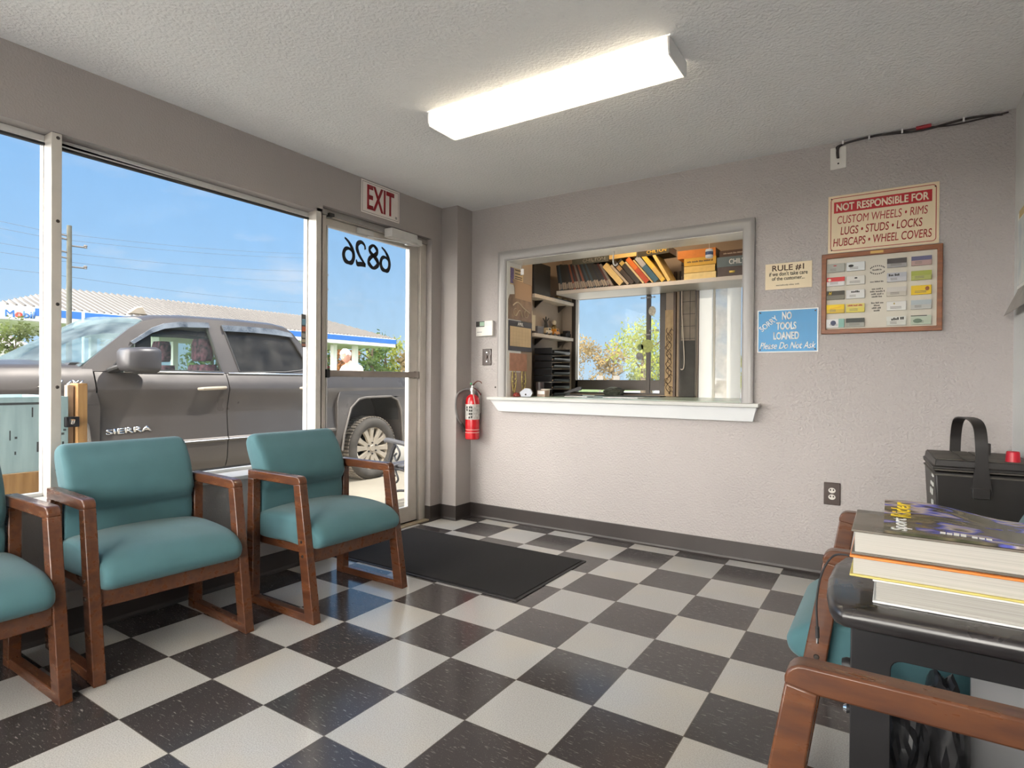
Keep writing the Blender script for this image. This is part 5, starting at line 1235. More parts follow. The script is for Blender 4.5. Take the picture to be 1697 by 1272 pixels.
# seats
for s in (-1, 1):
    seat = MB().box((s * .42 - .25, -.95, .60), (s * .42 + .25, -.45, .82)).build('front_seat', m_camo, tr, bevel=.06)
    mb = MB(); mb.loft([[(s * .42 + a * .25 * k, -.47 + b * .07 + dy, z) for a, b in rrect(-1, -1, 1, 1, .4, 3)] for z, k, dy in ((.78, .9, 0), (1.0, 1.0, .05), (1.28, .95, .10), (1.42, .7, .12))]); mb.build('seat_back', m_camo, seat, smooth=50)
    mb = MB(); mb.loft([[(s * .42 + a * .14 * k, -.36 + b * .055, z) for a, b in rrect(-1, -1, 1, 1, .5, 3)] for z, k in ((1.46, .8), (1.49, 1), (1.64, 1), (1.69, .7))]); mb.build('headrest', m_camo, seat, smooth=50)
MB().box((-.80, .25, .62), (.80, .62, 1.30)).build('rear_bench', m_int, tr, bevel=.06)
MB().lathe([(.19 + .016 * math.cos(a * PI / 4), .016 * math.sin(a * PI / 4)) for a in range(8)], 24, Matrix.Translation((.42, -1.12, 1.20)) @ Matrix.Rotation(R(65), 4, 'X'), close=True).build('steering_wheel', m_tblk, tr)
# wheels
def wheel(sgn, yc):
    w = MB(); m = Matrix.Translation((0, yc, .40)) @ Matrix.Rotation(R(90 * sgn), 4, 'Y')
    prof = [(.275, .73), (.30, .71), (.37, .72), (.392, .745), (.40, .78), (.40, .93), (.392, .962), (.372, .985), (.33, .995), (.29, .985), (.268, .97)]
    w.lathe(prof, 48, m, close=True)
    mbw = w.build('tire', m_tire, tr, smooth=40)
    tread = MB()
    for k in range(56):
        a = 2 * PI * k / 56; mm = m @ Matrix.Rotation(a, 4, 'Z') @ Matrix.Translation((.402, 0, 0))
        for z0, z1, da in ((.745, .80, .0), (.81, .87, .02), (.88, .965, .0)): tread.box((-.004, -.016 + da * .4, z0), (.006, .012 + da * .4, z1), m=mm)
    tread.build('tread', m_tdust, mbw, weld=False)
    rmb = MB(); rmb.lathe([(.262, .74), (.262, .93), (.272, .972), (.284, .978), (.284, .962), (.270, .955), (.250, .92), (.250, .74)], 48, m, close=True); rm = rmb.build('rim', m_rim, tr, smooth=40)
    sp = MB()
    for k in range(6):
        for da in (-13, 13):
            mm = m @ Matrix.Rotation(R(60 * k + 15), 4, 'Z')
            p0 = Vector((.075, .012 * (1 if da > 0 else -1), .945)); a = R(da); p1 = Vector((.262 * math.cos(a), .262 * math.sin(a), .958))
            d_ = (p1 - p0); n_ = Vector((-d_.y, d_.x, 0)).normalized()
            sp.loft([[mm @ (p + n_ * w_ + Vector((0, 0, dz))) for w_, dz in ((-wd, -.018), (wd, -.018), (wd * .7, .008), (-wd * .7, .008))] for p, wd in ((p0, .036), (p0.lerp(p1, .55), .034), (p1, .046))])
    sp.build('spokes', m_rim, rm, weld=False, smooth=30)
    hb = MB().lathe([(0, .965), (.035, .965), (.045, .955), (.092, .952), (.098, .93), (.098, .90), (0, .90)], 28, m).build('hub', m_rim, rm, smooth=30)
    for k in range(6): MB().cyl(m @ Vector((.07 * math.cos(k * PI / 3), .07 * math.sin(k * PI / 3), .945)), m @ Vector((.07 * math.cos(k * PI / 3), .07 * math.sin(k * PI / 3), .966)), .0115, 8).build('lug_nut', m_tblk, rm)
    MB().lathe([(0, .88), (.17, .88), (.17, .86), (0, .86)], 28, m).build('brake_disc', m_tblk, rm)
for sgn in (1, -1):
    for yc in (1.555, -2.10): wheel(sgn, yc)
for yc in (1.555, -2.10):
    for s in (1, -1):
        pa = [(yc - .56, .42), (yc - .53, .64), (yc - .42, .96), (yc - .28, 1.065), (yc - .15, 1.085), (yc + .29, 1.09), (yc + .42, 1.04), (yc + .50, .90), (yc + .56, .42)]
        pb = [(a, b) if b > .42 else (a, .42) for a, b in arch_poly(yc)]
        MB().prism(pa + pb[::-1], 'x', s * .50, s * .945).build('wheel_well', m_tblk, tr, smooth=40)
        MB().prism(pa, 'x', s * .48, s * .50).build('inner_fender', m_tblk, tr)
letters('model_lettering', 'SIERRA', m_tchr, .365, .05, (.958, -1.480, .788), (0, 1, .04), (0, 0, 1), tr, bold=.03, thick=.012)
letters('fender_lettering', 'Z71', m_tchr, .17, .055, (.999, -1.97, 1.20), (0, 1, 0), (0, 0, 1), tr, bold=.03, shear=.4, thick=.012)
letters('fender_lettering', '4X4', m_tchr, .12, .06, (.999, -1.78, 1.195), (0, 1, 0), (0, 0, 1), tr, bold=.03, shear=.3, thick=.012)

# ---------------------------------------------------------------- pale blue cabinet by the left window
cbx = thing('outdoor_cabinet', 'weathered pale blue wooden cabinet with timber post outside the left window', 'cabinet', (-.72, -2.42, GZ))
m_pblue = M('weathered_pale_blue', (.42, .56, .56), .7, col2=(.30, .42, .44), scale=4, stretch=(6, 6, .8))
m_timber = M('raw_timber', (.48, .27, .10), .7, col2=(.33, .17, .06), scale=4, stretch=(10, 10, 1))
m_drip = M('dark_streaks', (.05, .06, .06), .8)
pn = MB().box((-.02, -1.25, .78), (.0, .0, 1.165)).build('panel', m_pblue, cbx, bevel=.003)
mb = MB(); rr = random.Random(9)
for k in range(16):
    y = -.02 - rr.random() * .5; z = .85 + rr.random() * .26; mb.box((.0002, y, z), (.001, y + .004 + .01 * rr.random(), z + .006 + .05 * rr.random()))
mb.box((.0002, -.9, 1.125), (.001, -.06, 1.137)); mb.build('streak', m_drip, pn, weld=False)
MB().box((-.05, -1.28, .66), (.0, .0, .775)).build('bottom_rail', m_timber, cbx, bevel=.004)
MB().box((-.04, -1.25, .3), (-.01, .0, .655)).build('kick_board', M('grey_board', (.25, .25, .24), .8, var=.15), cbx)
MB().box((-.07, .005, 0), (-.03, .035, 1.225)).build('side_strip', M('tan_board', (.42, .30, .20), .7, var=.2, scale=8), cbx, bevel=.003)
MB().box((-.10, .042, 0), (-.0, .090, 1.235)).build('post', m_timber, cbx, bevel=.004)
MB().box((-.60, -1.25, .3), (-.56, .0, 1.165)).build('back_panel', m_pblue, cbx)
MB().box((-.60, -.03, .3), (-.06, .0, 1.165)).build('end_panel', m_pblue, cbx)
MB().box((-.60, -1.25, .30), (-.02, .0, .33)).build('cabinet_floor', m_timber, cbx)
lt = MB().box((-.01, -.02, 1.0), (.02, .045, 1.055)).build('latch', m_blkmatte, cbx, bevel=.004); MB().cyl((.02, .01, 1.02), (.03, .01, 1.04), .010, 10).build('bolt', m_chrome, lt)
for y in (-1.2, -.05): MB().box((-.55, y, 0), (-.1, y + .04, .31)).build('foot', m_timber, cbx)

# ---------------------------------------------------------------- cast-iron bench by the door, outside
ib = thing('iron_bench', 'black cast iron bench outside beyond the glass door', 'bench', (-.62, .42, GZ))
m_iron = M('weathered_cast_iron', (.045, .045, .05), .5, metal=.4, var=.2, scale=20)
m_slat = M('grey_bench_slat', (.07, .07, .078), .6, var=.1, scale=6)
for y in (0, 1.25):
    e = MB()
    leg = MB().tube(catmull([(-.56, y, .0), (-.565, y, .10), (-.54, y, .22), (-.52, y, .34), (-.535, y, .44), (-.50, y, .56), (-.46, y, .63)], 6), .020, 8).build('end_leg', m_iron, ib)
    MB().tube(catmull([(-.06, y, .0), (-.08, y, .2), (-.10, y, .40), (-.05, y, .65), (.03, y, .86)], 6), .020, 8).build('end_leg', m_iron, ib)
    MB().tube(catmull([(-.60, y, .66), (-.56, y, .672), (-.40, y, .655), (-.20, y, .635), (-.05, y, .645)], 6), .018, 8, flat=1.3).build('arm_rest', m_slat, ib)
    MB().tube(catmull([(-.53, y, .42), (-.40, y, .40), (-.2, y, .38), (-.09, y, .39)], 5), .016, 8).build('seat_bar', m_iron, ib)
    MB().tube(catmull([(-.54, y, .14), (-.40, y, .19), (-.2, y, .19), (-.08, y, .14)], 5), .012, 8).build('stretcher', m_iron, ib)
    MB().tube(catmull([(-.44, y, .62), (-.40, y, .55), (-.44, y, .48), (-.47, y, .52), (-.44, y, .55)], 5), .010, 6).build('scroll', m_iron, ib)
    MB().tube(catmull([(-.46, y, .38), (-.42, y, .30), (-.46, y, .26), (-.49, y, .30), (-.46, y, .33)], 5), .010, 6).build('scroll', m_iron, ib)
for k in range(5):
    x = -.60 + k * .115; MB().box((x, -.06, .43 + (.0 if k else -.012)), (x + .085, 1.31, .452 + (.0 if k else -.012))).build('slat', m_slat, ib, bevel=.006)
for k in range(3): MB().box((-.075 + k * .04, -.04, .52 + k * .12), (-.055 + k * .04, 1.29, .60 + k * .12)).build('slat', m_slat, ib, bevel=.005)

# ---------------------------------------------------------------- filling station canopy across the road
gs = thing('filling_station_canopy', 'long white hip-roofed filling station canopy with blue band across the road', 'canopy', (-40, 24.2, GZ))
m_roofw = M('white_ribbed_roof', (.40, .385, .36), .5, var=.04, scale=.5)
m_rib = M('roof_rib_shadow', (.12, .11, .10), .6)  # seam shadow lines put into the rib colour; plain grey on other parts
m_fasw = M('white_fascia', (.76, .76, .75), .5); m_fasb = M('blue_fascia', (.03, .12, .38), .45)
LY, D2 = 16.1, 14.0; ez, rz_ = 5.43, 7.62; ry0, ry1 = -10.1, 11.5
E = [(0, -LY), (0, LY), (-D2, LY), (-D2, -LY)]
mb = MB(); a, b, c, d_ = [Vector((x, y, ez)) for x, y in E]; p = Vector((-D2 / 2, ry0, rz_)); q = Vector((-D2 / 2, ry1, rz_))
for f in ((a, b, q, p), (b, c, q), (c, d_, p, q), (d_, a, p)): mb.face(f)
mb.face((d_, c, b, a)); mb.build('roof', m_roofw, gs, smooth=0)
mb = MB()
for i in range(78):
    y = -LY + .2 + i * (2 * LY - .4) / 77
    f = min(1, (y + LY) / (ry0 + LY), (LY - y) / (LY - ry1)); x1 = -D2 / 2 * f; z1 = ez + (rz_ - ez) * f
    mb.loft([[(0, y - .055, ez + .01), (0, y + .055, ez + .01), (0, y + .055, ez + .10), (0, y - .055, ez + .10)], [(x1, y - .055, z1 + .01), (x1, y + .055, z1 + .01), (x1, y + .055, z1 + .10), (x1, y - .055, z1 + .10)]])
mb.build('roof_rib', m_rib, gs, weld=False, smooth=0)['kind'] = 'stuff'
mb = MB()
for (x0, y0, x1, y1) in ((-.1, -LY, 0, LY), (-D2, -LY, -D2 + .1, LY), (-D2, -LY, 0, -LY + .1), (-D2, LY - .1, 0, LY)): mb.box((x0, y0, 4.62), (x1, y1, ez))
mb.build('fascia', m_fasw, gs, weld=False, smooth=0)
MB().box((0, -LY + 1.9, 4.93), (.04, LY, 5.38)).build('blue_band', m_fasb, gs, smooth=0)
MB().box((0, LY, 5.0), (-D2, LY + .04, 5.38)).build('blue_band', m_fasb, gs, smooth=0)
for t_, y_, w_ in (('M', -15.62, .42), ('bil', -14.78, .55)): letters('sign_lettering', t_, m_fasb, w_, .42, (.03, y_, 4.74), (0, 1, 0), Zd, gs, bold=.012, thick=.05)
letters('sign_lettering', 'o', M('sign_orange_red', (.62, .05, .03), .5), .32, .34, (.03, -15.15, 4.74), (0, 1, 0), Zd, gs, bold=.03, thick=.05)
MB().box((-D2 + .2, -LY + .2, 4.58), (-.2, LY - .2, 4.64)).build('soffit', m_fasw, gs, smooth=0)
for x in (-2.0, -D2 + 2):
    for y in (-13, -6.5, 0, 6.2, 9.75, 12.4): MB().box((x - .22, y - .22, 0), (x + .22, y + .22, 4.6)).build('column', m_fasw, gs)
ht = thing('small_building', 'low white building with ribbed roof left of the truck hood', 'building', (-32.4, 2.6, GZ))
mb = MB(); e_ = [Vector(t) for t in ((1.2, 4.8, 2.65), (1.2, -5, 2.65), (-6, -5, 2.65), (-6, 4.8, 2.65))]; p = Vector((-2.4, 3.6, 3.75)); q = Vector((-2.4, -4, 3.75))
mb.face((e_[1], e_[0], p, q)); mb.face((e_[0], e_[3], p)); mb.face((e_[3], e_[2], q, p)); mb.face((e_[2], e_[1], q)); mb.face((e_[0], e_[1], e_[2], e_[3])); mb.build('roof', m_roofw, ht, smooth=0)
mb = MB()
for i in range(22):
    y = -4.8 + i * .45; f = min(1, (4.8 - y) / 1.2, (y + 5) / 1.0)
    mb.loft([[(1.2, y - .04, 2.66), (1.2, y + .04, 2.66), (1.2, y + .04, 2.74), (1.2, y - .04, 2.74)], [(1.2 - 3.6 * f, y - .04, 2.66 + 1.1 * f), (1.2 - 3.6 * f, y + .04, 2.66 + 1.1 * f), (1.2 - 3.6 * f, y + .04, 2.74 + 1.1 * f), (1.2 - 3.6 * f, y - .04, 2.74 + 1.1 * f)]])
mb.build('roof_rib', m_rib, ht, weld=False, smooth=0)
MB().box((-5.5, -4.6, 0), (.8, 4.4, 2.65)).build('wall', m_fasw, ht, smooth=0); MB().box((.75, 4.05, 1.9), (.86, 4.45, 2.6)).build('brick_corner', M('brick_red', (.35, .10, .06), .8), ht)

# ---------------------------------------------------------------- poles and wires
def pole(label, x, y, h, r, crossy, side):
    t = thing('utility_pole', label, 'utility pole', (x, y, GZ))
    MB().tube([(0, 0, 0), (0, 0, h)], [r, r * .8], 14).build('pole', M('grey_pole_wood', (.075, .075, .06), .9, var=.2, scale=4), t)
    for k, z in enumerate(crossy):
        a = MB(); a.cyl((0, 0, z), (0, side * (.55 if k % 3 != 2 else -.6), z + .03), .035, 8); ar = a.build('bracket', m_rib, t)
        MB().lathe([(0, 0), (.07, 0), (.05, .06), (.08, .08), (.05, .14), (0, .15)], 10, Matrix.Translation((0, side * (.55 if k % 3 != 2 else -.6), z))).build('insulator', m_rib, ar)
    return t
p1 = pole('weathered utility pole with side brackets behind the window mullion', -26.6, 6.9, 7.75, .115, (7.3, 7.15, 6.9, 6.6, 6.35, 6.0), -1)
pole('distant utility pole seen beside the door mullion', -33.5, 25.6, 11.2, .14, (10.8, 10.5, 9.2, 9.0, 8.4, 8.1, 6.8), -1)
lp = thing('thin_post', 'thin white post right of the utility pole', 'post', (-30.5, 8.9, GZ)); MB().cyl((0, 0, 0), (0, 0, 4.5), .06, 10).build('post', m_fasw, lp)
m_wire = M('overhead_wire', (.10, .11, .13), .7)
for i, (za, zb, zc, ln) in enumerate(((8.4, 7.15, 10.5, 'top'), (7.7, 6.9, 10.2, 'second'), (6.7, 6.35, 9.2, 'third'), (6.2, 6.0, 8.4, 'fourth'), (5.1, 5.4, 6.8, 'lowest'))):
    pts = []
    for k in range(13):
        t = k / 12; pts.append((lerp(-24, -26.6, t), lerp(-22, 6.3, t), lerp(za + .3, zb, t) - 1.0 * t * (1 - t)))
    for k in range(1, 13):
        t = k / 12; pts.append((lerp(-26.6, -33.5, t), lerp(6.3, 25.05, t), lerp(zb, zc, t) - .8 * t * (1 - t)))
    o = MB().tube(pts, .007, 5).build('overhead_wire', m_wire); tag(o, 'overhead wire strung past the utility pole, %s of the five' % ln, 'wire', 'overhead wires')

# ---------------------------------------------------------------- trees
m_leaf = [M('leaf_green', (.075, .13, .03), .7, var=.5, scale=.8), M('leaf_olive', (.12, .15, .045), .7, var=.45, scale=.8), M('leaf_orange', (.36, .16, .06), .7, var=.4, scale=.8), M('leaf_yellow_green', (.26, .29, .055), .7, var=.35, scale=.8), M('leaf_pink', (.38, .07, .14), .7, var=.4, scale=.8), M('leaf_tan', (.30, .22, .10), .7, var=.35, scale=.8)]
for m_ in m_leaf:
    nt_l = m_.node_tree; pb_ = nt_l.nodes['Principled BSDF']; tl_n = nt_l.nodes.new('ShaderNodeBsdfTranslucent'); mx_n = nt_l.nodes.new('ShaderNodeMixShader'); mx_n.inputs[0].default_value = .5
    src_ = pb_.inputs['Base Color'].links[0].from_socket; nt_l.links.new(src_, tl_n.inputs[0]); nt_l.links.new(pb_.outputs[0], mx_n.inputs[1]); nt_l.links.new(tl_n.outputs[0], mx_n.inputs[2]); nt_l.links.new(mx_n.outputs[0], nt_l.nodes['Material Output'].inputs['Surface'])
m_bark = M('bark', (.10, .075, .05), .9, var=.3, scale=6)
def tree(label, loc, h, rad, leaf, seed, n=700, size=.28, base=.3, group='trees across the road', cat='tree'):
    r = random.Random(seed); t = thing('tree', label, cat, loc, r.random() * 6, group)
    mb = MB(); mb.tube([(0, 0, 0), (.1, 0, h * .4), (0, .1, h * .8)], [rad * .09, rad * .06, rad * .02], 8)
    for k in range(5):
        a = r.random() * 6.3; mb.tube([(.05, 0, h * (.35 + .08 * k)), (rad * .6 * math.cos(a), rad * .6 * math.sin(a), h * (.5 + .09 * k))], [rad * .04, rad * .012], 6)
    mb.build('trunk', m_bark, t, weld=False)
    blobs = [(Vector((r.uniform(-.6, .6) * rad, r.uniform(-.6, .6) * rad, h * (base + .12 + (1 - base - .12) * r.random() * .85))), rad * r.uniform(.35, .6)) for _ in range(11)]
    mb = MB()
    for _ in range(n):
        c, br = r.choice(blobs); d = Vector((r.gauss(0, 1), r.gauss(0, 1), r.gauss(0, .8))).normalized(); p = c + d * br * r.uniform(.55, 1.05)
        if p.z < h * base * .7: continue
        u = Vector((r.gauss(0, 1), r.gauss(0, 1), r.gauss(0, 1))).normalized(); v = u.cross(d).normalized(); s = size * r.uniform(.6, 1.3)
        mb.face([p - u * s, p - v * s * .55, p + u * s, p + v * s * .55])
    mb.build('foliage', leaf, t, smooth=0, weld=False)
TG = 'trees across the road'
tree('airy green tree in front of the canopy sign, left of the first mullion', (-29.5, 5.9, GZ), 3.7, .95, m_leaf[1], 1, 620, .11, .45)
tree('low green tree at the far left edge beyond the small building', (-36.8, 7.2, GZ), 3.4, 1.2, m_leaf[0], 2, 600, .15, .3)
tl_ = [('dark green tree at the right end of the canopy', 55.0, 9.2, 3.4, 0), ('yellow-green tree right of the canopy end, half hidden by the door frame', 58.5, 8.2, 3.0, 3), ('green tree between the right canopy columns', 47.0, 8.4, 3.4, 0), ('rust-orange tree behind the person', 41.5, 6.0, 1.9, 2), ('orange tree right of the canopy columns', 51.0, 6.2, 2.1, 2),
       ('small pink shrub tree low beside the orange one', 48.2, 3.4, 1.3, 4), ('olive tree left of the canopy columns', 38.0, 7.2, 3.0, 1), ('dark green tree under the middle of the canopy', 32.0, 7.0, 3.2, 0), ('olive tree behind the truck cab', 24.0, 6.4, 3.0, 1), ('tan tree at far right behind the door jamb', 62.0, 6.5, 2.6, 5), ('green tree deep behind the canopy', 44.5, 8.8, 3.4, 1)]
for i, (lb, y, h, rd, li) in enumerate(tl_): tree(lb, (-59 - (i % 3) * 2, y + (i % 3), GZ), h, rd, m_leaf[li], 20 + i, 760, .30, .10)
# trees seen through the office window
th_ = [('bushy yellow-green tree right of centre through the office window', -11.8, 36, 5.4, 2.6, 3), ('tan tree at the left of the office window view', -20.5, 42, 4.8, 2.2, 5), ('dry tan tree second from left in the office window', -17.2, 43, 4.4, 2.0, 5), ('small yellow tree right of the dark stile in the office window', -5.2, 38, 3.4, 1.3, 3), ('olive tree between the tan and the bushy one in the office window', -14.2, 44, 4.2, 2.0, 1)]
for i, (lb, x_, y_, h, rd, li) in enumerate(th_): tree(lb, (x_, y_, GZ), h, rd, m_leaf[li], 50 + i, 1500, .13, .12, 'trees beyond the office window')
cr_ = thing('parked_car', 'pale parked car seen through the right part of the office window', 'car', (-2.3, 15.2, GZ))
mb = MB(); pr = [(-2.2, .35), (2.2, .35), (2.25, .7), (1.5, .88), (.8, 1.36), (-.9, 1.40), (-1.7, .95), (-2.2, .85)]
mb.prism(pr, 'x', -.85, .85); mb.build('body', M('pale_car_paint', (.5, .5, .5), .3, coat=.5), cr_, bevel=.06)
mb = MB(); mb.prism([(.65, .92), (1.25, .92), (.72, 1.30), (-.8, 1.33), (-1.4, .95)], 'x', -.86, .86); mb.build('window_band', m_tint, cr_)
for y in (-1.4, 1.4):
    for x in (-.8, .8): MB().cyl((x - .1, y, .33), (x + .1, y, .33), .33, 20).build('wheel', m_tire, cr_)
for i, x_ in enumerate((-13.8, -12.6)):
    bn_ = thing('lot_sign', 'small white lot sign seen low through the office window, %s' % ('left one', 'right one')[i], 'sign', (x_, 33, GZ), 0, 'white lot signs'); MB().box((-.24, 0, 1.25), (.24, .05, 1.65)).build('board', m_rib, bn_); MB().cyl((0, .02, 0), (0, .02, 1.25), .04, 8).build('post', m_rib, bn_)

# ---------------------------------------------------------------- person beyond the truck bed
pe = thing('person', 'white-haired person in a pale shirt stooping beyond the truck bed', 'person', (-4.95, 3.35, GZ), R(0))
m_skin = M('skin', (.55, .30, .22), .6); m_shirt = M('pale_shirt', (.70, .60, .48), .8, var=.06, scale=8); m_pants = M('dark_trousers', (.06, .07, .10), .8); m_hair = M('white_hair', (.62, .58, .54), .8, var=.15, scale=40, bump=.5, bscale=120); m_shoe = M('brown_shoe', (.08, .05, .03), .6)
def skin_body(name, verts, edges, radii, mats, parent, root=0, sub=2):
    me = bpy.data.meshes.new(name); me.from_pydata(verts, edges, []); o = bpy.data.objects.new(name, me); COL.objects.link(o); o.parent = parent
    md = o.modifiers.new('Skin', 'SKIN'); md.use_smooth_shade = True
    for i, rr_ in enumerate(radii): me.skin_vertices[0].data[i].radius = (rr_ if isinstance(rr_, tuple) else (rr_, rr_))
    me.skin_vertices[0].data[root].use_root = True
    s = o.modifiers.new('Sub', 'SUBSURF'); s.levels = sub; s.render_levels = sub
    for m in mats: me.materials.append(m)
    return o
# facing -y (to the left in the view), bent a little forward
V_ = [(0, .10, .95), (0, .06, 1.12), (0, -.02, 1.32), (0, -.07, 1.46), (0, -.115, 1.555), (0, -.14, 1.60)]           # pelvis .. neck
Ed = [(0, 1), (1, 2), (2, 3), (3, 4), (4, 5)]; Rd = [(.15, .12), (.14, .11), (.17, .115), (.15, .09), (.058, .058), (.055, .055)]
def add(chain, frm, rads):
    p = frm
    for v, r_ in zip(chain, rads): V_.append(v); Rd.append(r_); Ed.append((p, len(V_) - 1)); p = len(V_) - 1
    return p
for s in (-1, 1):
    add([(s * .10, .11, .86), (s * .11, .05, .50), (s * .11, .12, .10), (s * .12, .02, .045), (s * .125, -.10, .035)], 0, [.10, .068, .045, .045, .038])
    e_ = add([(s * .17, -.05, 1.44), (s * .22, -.06, 1.38), (s * .25, -.10, 1.12), (s * .21, -.30, .98), (s * .20, -.37, .95)], 3, [.07, .058, .045, .036, .030])
    for k in range(4): add([(s * (.225 - .017 * k), -.43, .945 - .004 * k), (s * (.225 - .017 * k), -.465, .925), (s * (.222 - .015 * k), -.485, .895)], e_, [.0095, .009, .008])
    add([(s * .17, -.40, .935), (s * .165, -.43, .91)], e_, [.011, .009])
body = skin_body('body', V_, Ed, Rd, [m_skin], pe)
# head: shaped ellipsoid with face, tilted forward
hm = Matrix.Translation((0, -.185, 1.675)) @ Matrix.Rotation(R(28), 4, 'X')
mb = MB(); g = bmesh.ops.create_uvsphere(mb.bm, u_segments=28, v_segments=20, radius=1)
for v in g['verts']:
    x, y, z = v.co; X_ = x * .076; Y_ = y * .096; Z_ = z * .118
    if z < 0: X_ *= 1 + z * .22; Y_ = Y_ * (1 + z * .12) - .012 * (-z)
    f = max(0, -y)
    Y_ -= .022 * math.exp(-(x / .16) ** 2 - ((z + .18) / .16) ** 2) * (f > .5)                          # nose
    Y_ += .009 * (math.exp(-((abs(x) - .40) / .16) ** 2 - ((z - .02) / .10) ** 2)) * (f > .4)             # eye sockets
    Y_ -= .006 * math.exp(-(x / .3) ** 2 - ((z + .52) / .07) ** 2) * (f > .4)                             # lips
    Y_ -= .010 * math.exp(-(x / .3) ** 2 - ((z + .85) / .15) ** 2)                                        # chin
    v.co = hm @ Vector((X_, Y_, Z_))
hd_ = mb.build('head', m_skin, pe, smooth=80)
for s in (-1, 1):
    MB().ball((0, 0, 0), (.010, .018, .030), 10, 8, m=Matrix.Identity(4)).build('ear', m_skin, hd_).matrix_local = hm @ Matrix.Translation((s * .078, .012, -.01))
    MB().ball((0, 0, 0), (.011, .008, .009), 10, 8).build('eye', M('eye_white', (.7, .7, .7), .3) if s < 0 else bpy.data.materials['eye_white'], hd_).matrix_local = hm @ Matrix.Translation((s * .031, -.082, .004))
mb = MB(); g = bmesh.ops.create_uvsphere(mb.bm, u_segments=28, v_segments=18, radius=1)
dl = []
for v in g['verts']:
    x, y, z = v.co
    if z < -.28 or (y < -.50 and z < .48) or (abs(x) > .6 and y < -.05 and z < .15): dl.append(v)
bmesh.ops.delete(mb.bm, geom=dl, context='VERTS')
rr = random.Random(3)
for v in mb.bm.verts:
    x, y, z = v.co; k = 1 + .04 * math.sin(x * 13 + y * 9) * math.sin(z * 11); v.co = hm @ Vector((x * .085 * k, y * .107 * k + .003, z * .128 * k))
ho = mb.build('hair', m_hair, hd_, smooth=80); so = ho.modifiers.new('Solid', 'SOLIDIFY'); so.thickness = .010
# shirt and trousers follow the body, a little wider
sv = [(0, .09, 1.0), (0, .06, 1.12), (0, -.02, 1.32), (0, -.07, 1.47), (0, -.098, 1.525)]; se = [(0, 1), (1, 2), (2, 3), (3, 4)]; sr = [(.175, .135), (.165, .13), (.19, .132), (.165, .10), (.075, .07)]
for s in (-1, 1):
    b0 = len(sv); sv += [(s * .17, -.05, 1.445), (s * .222, -.06, 1.38), (s * .245, -.085, 1.20)]; sr += [.085, .075, .066]; se += [(3, b0), (b0, b0 + 1), (b0 + 1, b0 + 2)]
skin_body('shirt', sv, se, sr, [m_shirt], pe, 1)
pv = [(0, .10, .96), (0, .105, .90)]; pe_ = [(0, 1)]; pr_ = [(.172, .135), (.15, .13)]
for s in (-1, 1):
    b0 = len(pv); pv += [(s * .10, .11, .84), (s * .11, .05, .50), (s * .11, .115, .12)]; pr_ += [.112, .085, .07]; pe_ += [(1, b0), (b0, b0 + 1), (b0 + 1, b0 + 2)]
skin_body('trousers', pv, pe_, pr_, [m_pants], pe, 0)
for s in (-1, 1): MB().prism([(-.16, 0), (.13, 0), (.13, .09), (.04, .10), (-.08, .06), (-.16, .04)], 'x', s * .12 - .048, s * .12 + .048).build('shoe', m_shoe, pe, bevel=.012).location = (0, 0.02, 0)
# ---------------------------------------------------------------- sky, sun, camera
w = bpy.data.worlds.new('sky'); bpy.context.scene.world = w; w.use_nodes = True
nt = w.node_tree; L = nt.links.new; bg = nt.nodes['Background']
tc = nt.nodes.new('ShaderNodeTexCoord'); sp = nt.nodes.new('ShaderNodeSeparateXYZ'); L(tc.outputs['Generated'], sp.inputs[0])
cr = nt.nodes.new('ShaderNodeValToRGB'); e = cr.color_ramp.elements
e[0].position = .0; e[0].color = (.55, .76, .98, 1); e[1].position = 1; e[1].color = (.08, .24, .66, 1)
for p, c in ((.08, (.50, .74, .99)), (.20, (.36, .63, .98)), (.38, (.25, .53, .95))):
    k = e.new(p); k.color = (*c, 1)
L(sp.outputs[2], cr.inputs[0])
mp = nt.nodes.new('ShaderNodeMapping'); mp.inputs['Scale'].default_value = (2.6, 2.6, 9.0); mp.inputs['Location'].default_value = (SKY_OFF if 'SKY_OFF' in globals() else (3.1, 1.7, .4)); L(tc.outputs['Generated'], mp.inputs[0])
n1 = nt.nodes.new('ShaderNodeTexNoise'); n1.inputs['Scale'].default_value = 2.3; n1.inputs['Detail'].default_value = 7; n1.inputs['Roughness'].default_value = .55; L(mp.outputs[0], n1.inputs['Vector'])
mr = nt.nodes.new('ShaderNodeMapRange'); mr.inputs['From Min'].default_value = .53; mr.inputs['From Max'].default_value = .88; L(n1.outputs['Fac'], mr.inputs['Value'])
# clouds thin out upward
md = nt.nodes.new('ShaderNodeMapRange'); md.inputs['From Min'].default_value = .16; md.inputs['From Max'].default_value = .42; md.inputs['To Min'].default_value = .75; md.inputs['To Max'].default_value = .06; L(sp.outputs[2], md.inputs['Value'])
mu = nt.nodes.new('ShaderNodeMath'); mu.operation = 'MULTIPLY'; L(mr.outputs[0], mu.inputs[0]); L(md.outputs[0], mu.inputs[1])
mx = nt.nodes.new('ShaderNodeMix'); mx.data_type = 'RGBA'; mx.inputs[7].default_value = (.95, .95, .97, 1); L(mu.outputs[0], mx.inputs[0]); L(cr.outputs[0], mx.inputs[6])
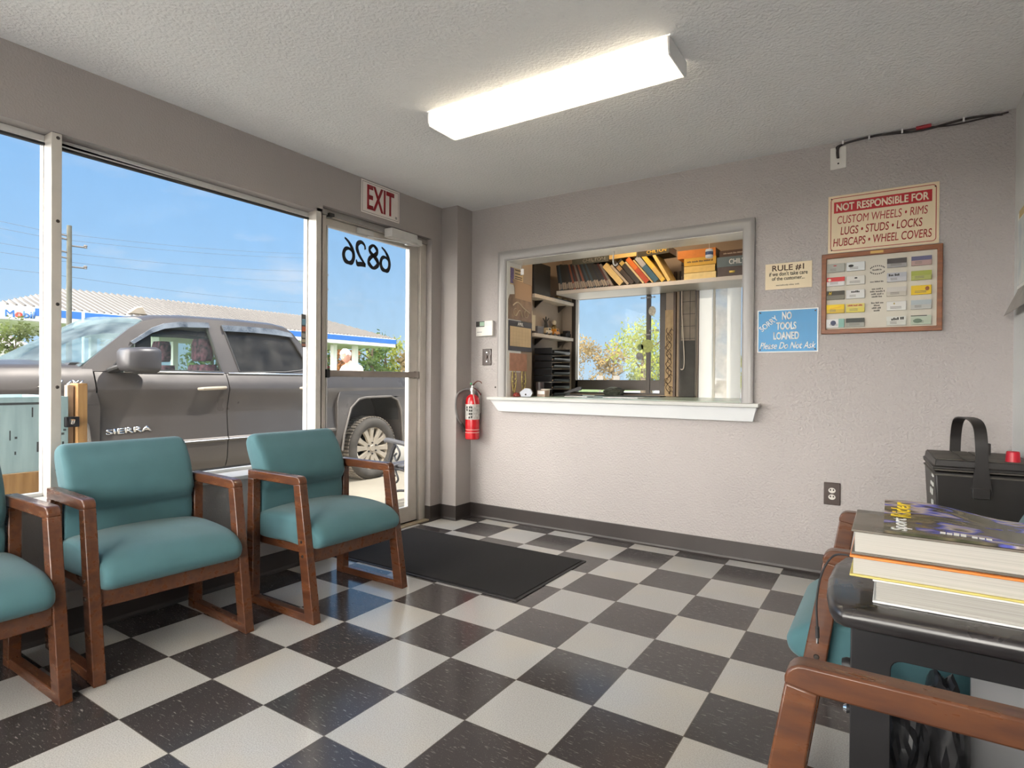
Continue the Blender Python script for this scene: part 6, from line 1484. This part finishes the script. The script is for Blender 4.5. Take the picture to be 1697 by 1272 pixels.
# unseen sky behind the camera is boosted as added fill for the room
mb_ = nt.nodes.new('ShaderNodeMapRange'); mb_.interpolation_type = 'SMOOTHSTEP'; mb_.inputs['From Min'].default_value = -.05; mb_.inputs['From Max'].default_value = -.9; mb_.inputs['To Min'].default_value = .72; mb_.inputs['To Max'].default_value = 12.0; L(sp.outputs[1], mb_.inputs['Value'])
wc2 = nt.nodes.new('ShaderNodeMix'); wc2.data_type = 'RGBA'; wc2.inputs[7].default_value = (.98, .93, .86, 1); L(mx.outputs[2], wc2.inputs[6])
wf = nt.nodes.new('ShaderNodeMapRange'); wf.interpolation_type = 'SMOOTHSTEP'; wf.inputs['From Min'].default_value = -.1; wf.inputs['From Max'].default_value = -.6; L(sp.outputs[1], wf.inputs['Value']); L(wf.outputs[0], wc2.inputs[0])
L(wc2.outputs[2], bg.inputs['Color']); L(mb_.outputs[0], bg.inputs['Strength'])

sd = bpy.data.lights.new('sun', 'SUN'); sd.energy = 5.0; sd.angle = R(.6); sd.color = (1, .95, .87)
so = bpy.data.objects.new('sun', sd); COL.objects.link(so)
so.rotation_euler = Vector((.065, .08, .17)).to_track_quat('Z', 'Y').to_euler()

# unseen fixture added behind the camera to brighten the room
ceiling_light('added unseen ceiling light behind the viewpoint, extra light for the room', (1.69, -4.1, H))

cd = bpy.data.cameras.new('camera'); cam = bpy.data.objects.new('camera', cd); COL.objects.link(cam)
cd.sensor_width = 36; cd.lens = 36 * 971.024 / 1697; cd.clip_start = .02; cd.clip_end = 500
yaw, pit, rol = .57761, -.0056, .00758
Rt = Vector((math.cos(yaw), math.sin(yaw), 0)); F = Vector((-math.sin(yaw), math.cos(yaw), 0)); Z = Vector((0, 0, 1))
f2 = F * math.cos(pit) + Z * math.sin(pit); u2 = -F * math.sin(pit) + Z * math.cos(pit)
r3 = Rt * math.cos(rol) + u2 * math.sin(rol); u3 = -Rt * math.sin(rol) + u2 * math.cos(rol)
m = Matrix((r3, u3, -f2)).transposed().to_4x4(); m.translation = (2.99981, -3.75809, 1.08683)
cam.matrix_world = m
sc = bpy.context.scene; sc.camera = cam
sc.view_settings.view_transform = 'Standard'; sc.view_settings.look = 'None'; sc.view_settings.gamma = 1; sc.view_settings.exposure = 0.5; sc.view_settings.use_curve_mapping = False
sc.cycles.max_bounces = 10; sc.cycles.diffuse_bounces = 5; sc.cycles.glossy_bounces = 4; sc.cycles.transparent_max_bounces = 24; sc.cycles.transmission_bounces = 6
sc.cycles.caustics_reflective = False; sc.cycles.caustics_refractive = False; sc.cycles.sample_clamp_indirect = 6
sc.cycles.blur_glossy = .3
sc.cycles.use_denoising = True
